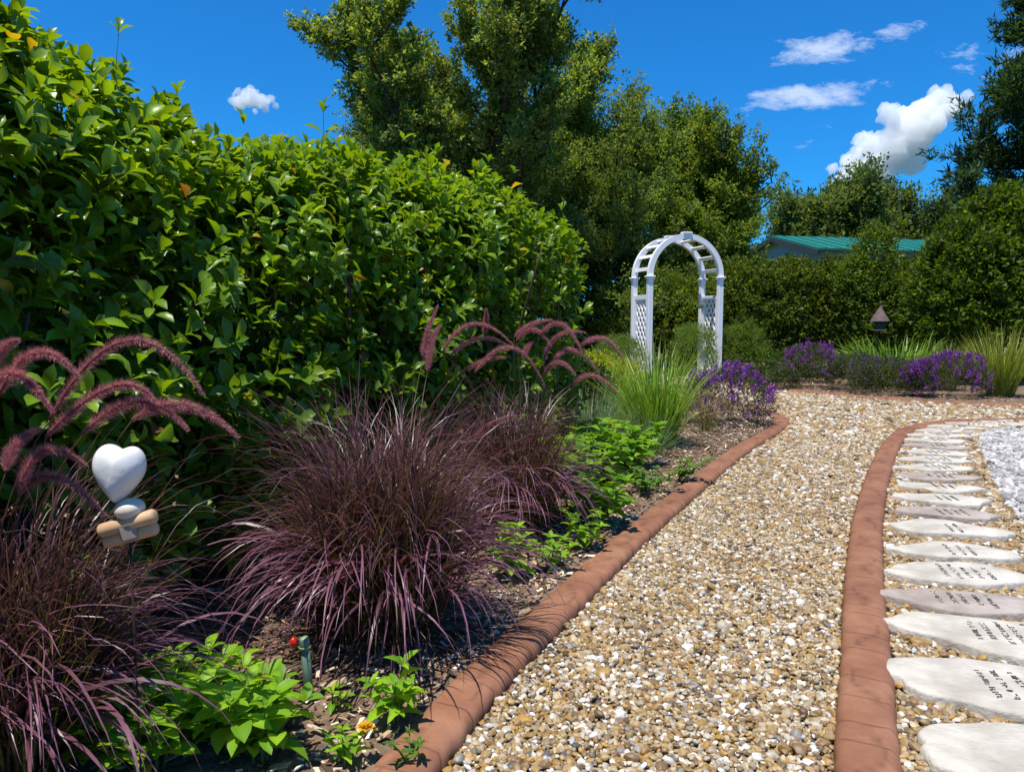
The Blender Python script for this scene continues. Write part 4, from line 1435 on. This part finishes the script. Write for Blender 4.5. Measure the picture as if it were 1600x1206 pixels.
# ------------------------------------------------------------------ the big near hedge
def near_hedge():
    base = np.array([-0.9, 2.8, BEDZ])
    e = empty('near_hedge', tuple(base), label='big glossy leaved hedge filling the left side behind the purple grass', cat='hedge')
    front, _ = catmull([(-1.62, 0.2), (-1.45, 1.2), (-1.20, 2.05), (-0.72, 3.20), (-0.25, 3.95), (0.22, 4.65)], 0.36)
    T = unit(np.gradient(front, axis=0))
    C = front + np.stack([-T[:, 1], T[:, 0]], -1) * 0.52
    ells = []
    for i, c in enumerate(C):
        h = 1.74 + 0.05 * math.sin(i * 1.7) + rng.uniform(-0.05, 0.06)
        h += 0.20 * min(1.0, max(0.0, (2.9 - c[1]) / 1.4))
        h += 0.07 * math.exp(-((c[1] - 2.7) / 0.25) ** 2) - 0.13 * math.exp(-((c[1] - 3.25) / 0.28) ** 2) + 0.04 * math.exp(-((c[1] - 3.9) / 0.3) ** 2)
        ells.append((c[0] - base[0], c[1] - base[1], h * 0.5 - base[2], 0.55, 0.55, h * 0.52))
        ells.append((c[0] - base[0] + rng.uniform(-0.1, 0.1), c[1] - base[1], h * 0.80 - base[2], 0.50, 0.50, h * 0.20))
        ells.append((c[0] - base[0] + rng.uniform(-0.05, 0.05), c[1] - base[1], h * 0.28, 0.55, 0.55, h * 0.34))
    # shoots on the surface
    P, nr = ell_points(ells, 25000, 0.055, 0.20, zmin=0.02, inner=0.92)
    n = len(P)
    D = unit(nr * 0.75 + np.array([0, 0, 0.55]) + rng.normal(0, 0.32, (n, 3)))
    slen = rng.uniform(0.05, 0.12, n)
    tall = (rng.random(n) < 0.02) & (P[:, 2] > 1.4)
    slen[tall] *= 2.4
    D[tall] = unit(D[tall] + np.array([0, 0, 1.2]))
    per = 7
    i = np.repeat(np.arange(n), per)
    k = np.tile(np.arange(per), n)
    f = np.array([0.15, 0.15, 0.55, 0.55, 0.95, 0.95, 1.0])[k]
    ang = np.array([0, math.pi, math.pi / 2, -math.pi / 2, 0.3, math.pi + 0.3, 1.2])[k] + rng.uniform(0, 6.28, n)[i] + rng.normal(0, 0.25, len(i))
    tilt = np.array([1.15, 1.15, 0.95, 0.95, 0.62, 0.62, 0.25])[k] + rng.normal(0, 0.15, len(i))
    X, Y, Z = frames(D, rng.normal(0, 1, (n, 3)))
    side = X[i] * np.cos(ang)[:, None] + Z[i] * np.sin(ang)[:, None]
    ld = unit(D[i] * np.cos(tilt)[:, None] + side * np.sin(tilt)[:, None])
    up = unit(D[i] * np.sin(tilt)[:, None] - side * np.cos(tilt)[:, None] + np.array([0, 0, 0.8]))
    pos = P[i] + D[i] * (slen[i] * f)[:, None]
    ln = rng.uniform(0.055, 0.105, len(i)) * np.where(k >= 4, 0.8, 1.0)
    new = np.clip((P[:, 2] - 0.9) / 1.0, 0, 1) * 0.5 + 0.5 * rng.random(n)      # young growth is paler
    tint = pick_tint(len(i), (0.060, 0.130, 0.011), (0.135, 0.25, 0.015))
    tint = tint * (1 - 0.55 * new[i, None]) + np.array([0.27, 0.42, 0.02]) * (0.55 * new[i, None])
    odd = rng.random(len(i)) < 0.008
    tint[odd] = np.array([0.42, 0.30, 0.02])
    old = rng.random(len(i)) < 0.006
    tint[old] = np.array([0.20, 0.10, 0.04])
    # the leaves that show largest become single parts
    W = pos + base
    dist = np.linalg.norm(W - np.array([0, 0, 1.05]), axis=1)
    px = 0.728 * W[:, 0] / np.maximum(W[:, 1], 0.1)
    vis = (W[:, 1] > 0.8) & (np.abs(px) < 0.48) & (W[:, 2] > 0.75) & (W[:, 2] < 2.1)
    view = unit(np.array([0, 0, 1.05]) - W)
    facing = (nr[i] * view).sum(1)
    outer = f >= 0.5
    # deepest layer check: nearest surface towards the camera
    score = np.where(vis & outer & (facing > 0.45), ln / dist * (0.5 + facing), 0)
    best = np.argsort(-score)
    # spread the choice over the face
    chosen, seen = [], {}
    for b in best:
        if score[b] <= 0 or len(chosen) >= 300:
            break
        cell = (int(px[b] * 40), int(0.728 * (W[b, 2] - 1.05) / W[b, 1] * 40))
        if seen.get(cell, 0) >= 2:
            continue
        seen[cell] = seen.get(cell, 0) + 1
        chosen.append(b)
    chosen = np.array(chosen)
    rest = facing > -0.45          # the far side of the hedge stays thinner
    rest |= rng.random(len(i)) < 0.25
    rest[chosen] = False
    tm = leaf_template(5, 'obovate', 0.22, 0.22)
    w = ln * rng.uniform(0.42, 0.54, len(i))
    close = rest & (dist < 3.2)
    far = rest & ~close
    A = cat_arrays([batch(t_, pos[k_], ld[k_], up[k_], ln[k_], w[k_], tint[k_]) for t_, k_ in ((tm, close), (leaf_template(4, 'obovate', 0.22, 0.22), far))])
    # inner, shaded leaves
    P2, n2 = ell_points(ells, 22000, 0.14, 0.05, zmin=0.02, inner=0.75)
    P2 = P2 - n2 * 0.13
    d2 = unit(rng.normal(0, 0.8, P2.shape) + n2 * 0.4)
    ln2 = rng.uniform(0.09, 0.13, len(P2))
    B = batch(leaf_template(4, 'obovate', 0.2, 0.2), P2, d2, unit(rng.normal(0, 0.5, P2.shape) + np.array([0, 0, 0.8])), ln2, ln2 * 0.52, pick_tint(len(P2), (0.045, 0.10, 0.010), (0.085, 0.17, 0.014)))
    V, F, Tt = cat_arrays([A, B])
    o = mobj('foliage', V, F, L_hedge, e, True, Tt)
    o['kind'] = 'stuff'
    cols = [(0.10, 0.20, 0.012), (0.155, 0.285, 0.015), (0.21, 0.36, 0.017), (0.08, 0.16, 0.012)]
    ms = leaf_meshes('hedge', L_hedge, 'obovate', 0.48, cols, 6, 0.22, 0.22)
    for b in chosen:
        lf = link('leaf', ms[int(rng.integers(len(ms)))], e)
        lf.matrix_basis = leaf_matrix(pos[b], ld[b], up[b], ln[b])
    # stems of the shoots and the woody frame inside
    mb = MB()
    for q in range(0, n, 4):
        a = P[q] - D[q] * 0.10
        mb.tube(np.array([a, P[q], P[q] + D[q] * slen[q]]), [0.003, 0.0024, 0.0012], 3, cap=False)
    mb.build('twigs', M_stem, e, True)['kind'] = 'stuff'
    mb = MB()
    for c in C:
        for _ in range(5):
            b0 = np.array([c[0] - base[0] + rng.normal(0, 0.10), c[1] - base[1] + rng.normal(0, 0.10), 0])
            t = b0 + np.array([rng.normal(0, 0.25), rng.normal(0, 0.25), rng.uniform(1.0, 1.6)])
            pts, _ = catmull([b0, (b0 + t) / 2 + rng.normal(0, 0.07, 3), t], 0.12)
            mb.tube(pts, np.linspace(0.022, 0.005, len(pts)), 5)
    mb.build('branches', M_bark, e, True)


near_hedge()

# ------------------------------------------------------------------ purple fountain grass
PG = dict(c_base=(0.075, 0.080, 0.015), c_mid=(0.070, 0.032, 0.027), c_tip=(0.15, 0.068, 0.090))
PG2 = dict(c_base=(0.085, 0.085, 0.018), c_mid=(0.115, 0.045, 0.060), c_tip=(0.23, 0.10, 0.15))
PG3 = dict(c_base=(0.12, 0.15, 0.015), c_mid=(0.17, 0.19, 0.02), c_tip=(0.17, 0.10, 0.05))


def purple_grass(base, scale, label, plumes, dens=1.0):
    s = scale
    Q = dict(stray=1.3, swirl_sd=0.6)
    parts = [dict(n=int(720 * dens), base_r=0.17 * s, elev=(70, 90), bend=(40, 170), length=(0.62 * s, 1.06 * s), width=(0.004, 0.0078), segs=12, p=3.2, **PG, **Q),
             dict(n=int(480 * dens), base_r=0.18 * s, elev=(64, 88), bend=(90, 172), length=(0.50 * s, 0.86 * s), width=(0.005, 0.0092), segs=12, p=2.2, **PG2, **Q),
             dict(n=int(230 * dens), base_r=0.17 * s, elev=(62, 86), bend=(135, 170), length=(0.56 * s, 0.88 * s), width=(0.0075, 0.0130), segs=12, p=1.6, stray=0.7, **PG2),
             dict(n=int(680 * dens), base_r=0.18 * s, elev=(66, 90), bend=(5, 60), length=(0.35 * s, 0.76 * s), width=(0.004, 0.007), segs=8, **PG3, **Q),
             dict(n=int(360 * dens), base_r=0.15 * s, elev=(35, 70), bend=(75, 130), length=(0.28 * s, 0.48 * s), width=(0.003, 0.006), segs=9, **PG, **Q)]
    e = grass_clump('purple_fountain_grass', base, parts, label, 'ornamental grass', 'purple fountain grasses')
    for (a, m, c) in plumes:
        b = np.array(base)
        foot = np.array([rng.normal(0, 0.05), rng.normal(0, 0.05), 0.02])
        add_plume(e, foot, np.array(a) - b, np.array(m) - b, np.array(c) - b)
    return e


P2 = [((-0.32, 3.41, 0.9), (-0.18, 3.43, 1.06), (0.01, 3.46, 0.93)), ((-0.29, 3.43, 0.88), (-0.15, 3.45, 0.98), (-0.01, 3.47, 0.92)),
      ((-0.23, 3.47, 0.81), (-0.12, 3.43, 0.87), (-0.03, 3.38, 0.88)), ((-0.17, 3.37, 0.81), (0.01, 3.44, 0.96), (0.17, 3.5, 0.7)),
      ((0.01, 3.41, 0.97), (0.08, 3.41, 1.03), (0.18, 3.41, 1.05)), ((0.02, 3.53, 0.95), (0.1, 3.49, 1.02), (0.18, 3.45, 0.93)),
      ((0.15, 3.5, 0.86), (0.21, 3.48, 0.99), (0.34, 3.45, 0.99)), ((0.13, 3.47, 0.98), (0.23, 3.43, 1.05), (0.32, 3.39, 0.9)),
      ((0.31, 3.47, 0.92), (0.43, 3.49, 0.98), (0.53, 3.51, 0.85)), ((0.19, 3.45, 0.85), (0.28, 3.47, 0.93), (0.41, 3.49, 0.8)),
      ((0.15, 3.48, 0.79), (0.21, 3.43, 0.87), (0.29, 3.38, 0.8)), ((0.28, 3.49, 0.73), (0.37, 3.48, 0.81), (0.5, 3.46, 0.7)),
      ((-0.18, 3.42, 0.49), (-0.1, 3.4, 0.58), (0.02, 3.37, 0.61)), ((-0.13, 3.51, 0.98), (-0.12, 3.48, 1.04), (-0.12, 3.45, 1.1)),
      ((0.05, 3.49, 0.87), (0.07, 3.5, 0.92), (0.1, 3.51, 0.95))]
P1 = [((-0.33, 2.78, 0.91), (-0.32, 2.8, 1.0), (-0.28, 2.82, 1.1)), ((-0.31, 2.73, 0.86), (-0.3, 2.77, 0.97), (-0.27, 2.8, 1.03))]
PL = [((-1.08, 1.56, 0.89), (-0.96, 1.5, 1.0), (-0.84, 1.44, 0.94)), ((-1.02, 1.44, 0.93), (-1.0, 1.45, 0.99), (-0.96, 1.45, 1.01)),
      ((-0.98, 1.57, 0.84), (-0.79, 1.53, 1.04), (-0.62, 1.49, 0.9)), ((-0.96, 1.52, 0.81), (-0.8, 1.49, 0.93), (-0.71, 1.47, 0.89)),
      ((-0.87, 1.5, 0.82), (-0.75, 1.49, 0.90), (-0.65, 1.48, 0.83)), ((-0.76, 1.48, 0.85), (-0.66, 1.49, 0.89), (-0.56, 1.51, 0.81)),
      ((-1.04, 1.51, 0.74), (-1.04, 1.54, 0.79), (-1.0, 1.56, 0.82)), ((-1.03, 1.53, 0.69), (-0.99, 1.55, 0.79), (-0.91, 1.57, 0.74)),
      ((-1.05, 1.56, 0.68), (-0.98, 1.57, 0.73), (-0.88, 1.58, 0.63)), ((-1.06, 1.53, 0.92), (-0.99, 1.49, 0.95), (-0.9, 1.45, 0.87))]
purple_grass((-0.41, 2.34, BEDZ), 0.90, 'big purple fountain grass clump in the centre behind the green stake', P1, 1.25)
purple_grass((0.0, 3.50, BEDZ), 0.82, 'purple fountain grass clump with many arching plumes before the hedge end', P2, 0.9)
purple_grass((-1.14, 1.58, BEDZ), 0.82, 'purple fountain grass clump at the left edge beside the white heart', PL, 0.9)


# ------------------------------------------------------------------ small leafy plants
BRT = [(0.18, 0.35, 0.014), (0.25, 0.44, 0.020), (0.13, 0.28, 0.015)]
near = [((-0.87, 1.66), 0.15, 0.10, 4, 'leafy green plant lowest left, beside the purple grass at left edge'),
        ((-0.77, 1.74), 0.17, 0.10, 5, 'leafy green plant second from left in the front row'),
        ((-0.68, 1.68), 0.15, 0.11, 5, 'bushy green plant in the middle of the front corner patch'),
        ((-0.74, 1.86), 0.13, 0.09, 4, 'leafy green plant behind the front corner patch, left of the stake'),
        ((-0.58, 1.63), 0.16, 0.10, 5, 'large leaved green plant at the bottom edge below the stake'),
        ((-0.62, 1.79), 0.10, 0.07, 3, 'green plant sprawling at the left foot of the green stake'),
        ((-0.93, 1.62), 0.14, 0.09, 4, 'leafy green plant at the bottom edge touching the left purple grass'),
        ((-0.80, 1.60), 0.13, 0.09, 4, 'leafy green plant cut by the bottom edge in the corner patch'),
        ((-0.89, 1.88), 0.14, 0.08, 3, 'thin green plant touching the shadow of the left purple grass')]
for i, ((x, y), h, s, st, lab) in enumerate(near):
    leafy_plant('leafy_plant', (x, y, BEDZ), lab, h * 1.12, s * 1.15, st + 1, 4, 0.080, 'basil', BRT, 'oval', 0.52, group='bright leafy plants')
leafy_plant('leafy_plant', (-0.30, 1.80, BEDZ), 'single upright green plant left of the near kerb', 0.14, 0.06, 4, 4, 0.072, 'tooth', BRT, 'toothed', 0.42, 'bright leafy plants')
leafy_plant('leafy_plant', (-0.46, 1.87, BEDZ), 'tiny green seedling right of the green stake', 0.06, 0.05, 3, 2, 0.04, 'basil', BRT, 'oval', 0.52, 'bright leafy plants')
leafy_plant('flowering_plant', (-0.38, 1.63, BEDZ), 'yellow flowered plant at the bottom edge by the kerb', 0.075, 0.06, 4, 3, 0.045, 'tooth', BRT, 'toothed', 0.42, 'bright leafy plants',
            flower=(0.022, (0.55, 0.26, 0.01), (0.75, 0.45, 0.015)))
leafy_plant('leafy_plant', (-0.235, 1.63, BEDZ), 'small trailing sprig lying against the kerb at the bottom', 0.075, 0.07, 3, 3, 0.03, 'sprig', [(0.07, 0.14, 0.02), (0.09, 0.18, 0.02)], 'toothed', 0.45, 'bright leafy plants')
leafy_plant('leafy_plant', (0.0, 2.86, BEDZ), 'upright toothed green plant right of the big purple grass', 0.22, 0.10, 6, 4, 0.085, 'tooth2', BRT, 'toothed', 0.5, 'bright leafy plants')
leafy_plant('leafy_plant', (0.16, 2.98, BEDZ), 'low green plant hugging the kerb beside the upright toothed plant', 0.13, 0.15, 7, 4, 0.055, 'tooth2', BRT, 'toothed', 0.5, 'bright leafy plants')
leafy_plant('leafy_plant', (0.34, 3.25, BEDZ), 'branching green plant reaching the middle of the near kerb', 0.19, 0.14, 7, 4, 0.058, 'tooth2', BRT, 'toothed', 0.5, 'bright leafy plants')
leafy_plant('vine', (0.80, 4.35, BEDZ), 'low vine creeping on mulch towards the kerb', 0.15, 0.24, 9, 6, 0.055, 'tooth3', [(0.07, 0.15, 0.02), (0.10, 0.21, 0.02)], 'toothed', 0.55, 'creeping vines')
leafy_plant('vine', (1.06, 4.62, BEDZ), 'small vine climbing over the kerb edge', 0.16, 0.15, 7, 5, 0.05, 'tooth3', None, 'toothed', 0.55, 'creeping vines', lean=(0.08, -0.02))
patch = [(0.31, 3.85, 0.30, 'leafy patch plant nearest the camera, right of the second purple grass'),
         (0.52, 4.15, 0.30, 'leafy patch plant at the front right over bare mulch'),
         (0.42, 4.65, 0.32, 'leafy patch plant at the back left below the blue grass'),
         (0.72, 4.75, 0.26, 'leafy patch plant at the back right near lime grass'),
         (0.25, 4.30, 0.34, 'leafy patch plant half hidden by purple grass blades'),
         (0.62, 5.10, 0.28, 'leafy patch plant under the orange flower'),
         (0.42, 3.62, 0.20, 'low leafy plant in front of the leafy patch towards the kerb'),
         (0.86, 5.15, 0.24, 'leafy patch plant touching the front of the large lime grass')]
for i, (x, y, h, lab) in enumerate(patch):
    leafy_plant('leafy_plant', (x, y, BEDZ), lab, h * 1.2, 0.24, 9, 6, 0.098, 'patch', [(0.09, 0.21, 0.014), (0.15, 0.31, 0.018), (0.19, 0.34, 0.02)], 'toothed', 0.62, 'leafy patch plants',
                flower=(0.022, (0.50, 0.16, 0.01), (0.65, 0.30, 0.01)) if i in (2, 5) else None)


# ------------------------------------------------------------------ stakes and ornament
def irrigation_stake():
    e = empty('irrigation_stake', (-0.545, 1.925, BEDZ), label='grey green plastic pipe stake with cap in front of purple grass', cat='stake')
    e.rotation_euler = (R(2), R(-3), 0)
    MB().tube([(0, 0, -0.03), (0, 0, 0.145)], 0.0122, 18).build('pipe', M_stake, e, True)
    MB().lathe([(0.0, 0.172), (0.0125, 0.172), (0.0140, 0.169), (0.0142, 0.140), (0.0125, 0.138)], sides=22).build('cap', M_stake, e, True)
    MB().lathe([(0.0, 0.1735), (0.0118, 0.1735), (0.0118, 0.1722)], sides=22).build('cap_disc', M_cap, e, True)
    MB().lathe([(0.0143, 0.150), (0.0165, 0.150), (0.0165, 0.146), (0.0143, 0.146)], sides=22).build('collar_ring', M_cap, e, True)
    MB().tube([(-0.012, -0.004, 0.150), (-0.026, -0.006, 0.151)], 0.003, 8).build('clip', M_stake, e, True)
    MB().lathe([(0.0, 0.178), (0.005, 0.177), (0.0095, 0.171), (0.010, 0.162), (0.0075, 0.154), (0.0, 0.152)], (-0.027, -0.006, 0), sides=16).build('red_knob', M_red, e, True)


irrigation_stake()


def red_stake():
    e = empty('red_tipped_stake', (-1.075, 1.72, BEDZ), label='small red tipped stake at the bottom left corner', cat='stake')
    MB().tube([(0, 0, -0.03), (0, 0, 0.012)], 0.004, 8).build('rod', M_rod, e, True)
    MB().lathe([(0.0, 0.036), (0.006, 0.034), (0.0098, 0.026), (0.0098, 0.012), (0.005, 0.006), (0.0, 0.006)], sides=16).build('red_knob', M_red, e, True)


red_stake()


def heart_ornament():
    e = empty('heart_ornament', (-0.775, 1.46, BEDZ), label='glossy white heart on a cream ball and tan wooden rolls', cat='ornament')
    c = np.array([-0.005, 0, 0.718])
    # heart: implicit radius over directions, flattened front to back
    nu, nv = 64, 40
    u = np.linspace(0, 2 * math.pi, nu, endpoint=False)
    v = np.linspace(0, math.pi, nv)
    U, Vv = np.meshgrid(u, v, indexing='ij')
    d = np.stack([np.sin(Vv) * np.cos(U), np.cos(Vv), np.sin(Vv) * np.sin(U)], -1)   # poles front and back
    an = U
    hx = 16 * np.sin(an) ** 3
    hz = 13 * np.cos(an) - 5 * np.cos(2 * an) - 2 * np.cos(3 * an) - np.cos(4 * an)
    sh = np.sin(Vv) ** 0.75
    # fuller, rounder heart
    hx = hx * 0.52 + 7.7 * np.sin(an)
    hz = hz * 0.55 + 6.6 * np.cos(an) + 0.6
    X = hx / 16.3 * 0.051 * sh
    Z = (hz / 15 * 0.064) * sh
    Y = 0.036 * np.cos(Vv)
    rz = R(-6)
    P = np.stack([X * math.cos(rz) - Z * math.sin(rz), Y, X * math.sin(rz) + Z * math.cos(rz)], -1).reshape(-1, 3) + c
    i, j = np.meshgrid(np.arange(nu), np.arange(nv - 1), indexing='ij')
    a = i * nv + j
    b = ((i + 1) % nu) * nv + j
    mobj('heart', P, np.stack([a, a + 1, b + 1, b], -1).reshape(-1, 4), M_heart, e, True)
    t = np.linspace(-math.pi / 2, math.pi / 2, 15)
    MB().lathe(np.stack([0.029 * np.cos(t), 0.021 * np.sin(t)], -1), (0.012, 0, 0.640), 24, Matrix.Rotation(R(-8), 3, 'Y')).build('ball', M_ball, e, True)
    tilt = R(16)
    ax = np.array([math.cos(tilt), 0, math.sin(tilt)])
    for k, (oz, oy, ln) in enumerate(((0.612, -0.006, 0.118), (0.586, 0.004, 0.110))):
        m = np.array([0.010, oy, oz])
        s = np.array([-1, -0.97, -0.9, 0.9, 0.97, 1.0]) * ln / 2
        MB().tube(m + s[:, None] * ax, np.array([0.008, 0.0125, 0.0145, 0.0145, 0.0125, 0.008]), 18).build('wooden_roll', M_log, e, True)
    m = np.array([0.012, -0.003, 0.598])
    MB().box(m, (0.036, 0.034, 0.047), Matrix.Rotation(-tilt, 3, 'Y'), 0.008).build('band', M_band, e)
    MB().tube([(0.01, 0, -0.03), (0.01, 0, 0.585)], 0.0022, 8).build('rod', M_rod, e, True)


heart_ornament()


# ------------------------------------------------------------------ clouds
def cloud(name, centre, blobs, label, voxel, seed, disp):
    r = np.random.default_rng(seed)
    bm_v, bm_f, n = [], [], 0
    th = np.linspace(0, math.pi, 6)
    for (x, y, z, rad) in blobs:
        mb = MB().lathe(np.stack([rad * np.sin(th) + 1e-3, -rad * np.cos(th)], -1), (x, y, z), 9)
        v, f = mb.v[0], mb.f4[0]
        bm_v.append(v)
        bm_f.append(f + n)
        n += len(v)
    o = mobj(name, np.concatenate(bm_v), np.concatenate(bm_f), M_cloud, None, True, loc=centre)
    m = o.modifiers.new('remesh', 'REMESH')
    m.mode = 'VOXEL'
    m.voxel_size = voxel
    m.use_smooth_shade = True
    for sc, st in ((disp * 2.4, disp), (disp * 0.9, disp * 0.85)):
        tx = bpy.data.textures.new('cloud_puff', 'CLOUDS')
        tx.noise_scale = sc
        tx.noise_depth = 3
        d = o.modifiers.new('puff', 'DISPLACE')
        d.texture = tx
        d.texture_coords = 'LOCAL'
        d.strength = st
        d.mid_level = 0.5
    tag(o, label, 'cloud', 'cumulus clouds')
    return o


def cumulus_blobs(spine, n, seed, yr=10):
    r = np.random.default_rng(seed)
    P = np.array(spine, float)
    out = []
    for _ in range(n):
        t = r.random() * (len(P) - 1)
        i = int(t)
        q = P[i] + (P[min(i + 1, len(P) - 1)] - P[i]) * (t - i)
        a = r.uniform(0, 6.28)
        rr = q[2] * math.sqrt(r.random())
        c = np.array([q[0] + math.cos(a) * rr, r.normal(0, yr * 0.7), q[1] + math.sin(a) * rr])
        R0 = q[2] * r.uniform(0.22, 0.45)
        out.append((*c, R0))
        for _k in range(9):
            d = r.normal(0, 1, 3) + np.array([-0.3, -0.5, 0.5])
            d /= np.linalg.norm(d)
            out.append((*(c + d * R0 * 0.95), R0 * r.uniform(0.18, 0.42)))
    return out


cloud('cumulus_cloud', (305, 600, 140), [(-44, 0, -34, 11), (-34, 0, -24, 13), (-22, 2, -14, 15), (-8, 0, -6, 18), (6, -2, 4, 18), (16, 0, 16, 17), (28, 2, 26, 13), (38, 0, 28, 9), (10, 0, -14, 12), (-14, 0, -26, 12)] + cumulus_blobs([(-46, -34, 13), (-28, -18, 17), (-5, 0, 21), (14, 18, 18), (30, 30, 12), (38, 24, 11)], 85, 3),
      'bright billowing cumulus cloud above the far trees', 1.25, 1, 4.0)
cloud('cumulus_cloud', (358, 600, 77), cumulus_blobs([(-12, -8, 9), (2, 2, 10), (12, -4, 8)], 26, 5) + [(0, 0, 0, 8), (-9, 0, -6, 7)], 'small white cloud low beside the pine', 1.0, 2, 3.0)
cloud('cumulus_cloud', (-204, 600, 172), cumulus_blobs([(-14, -4, 8), (0, 2, 9), (12, -2, 7)], 26, 6) + [(0, 0, 1, 7), (-9, 0, -2, 6), (8, 0, -1, 6)], 'small white cloud peeking over the near hedge', 1.0, 3, 3.0)
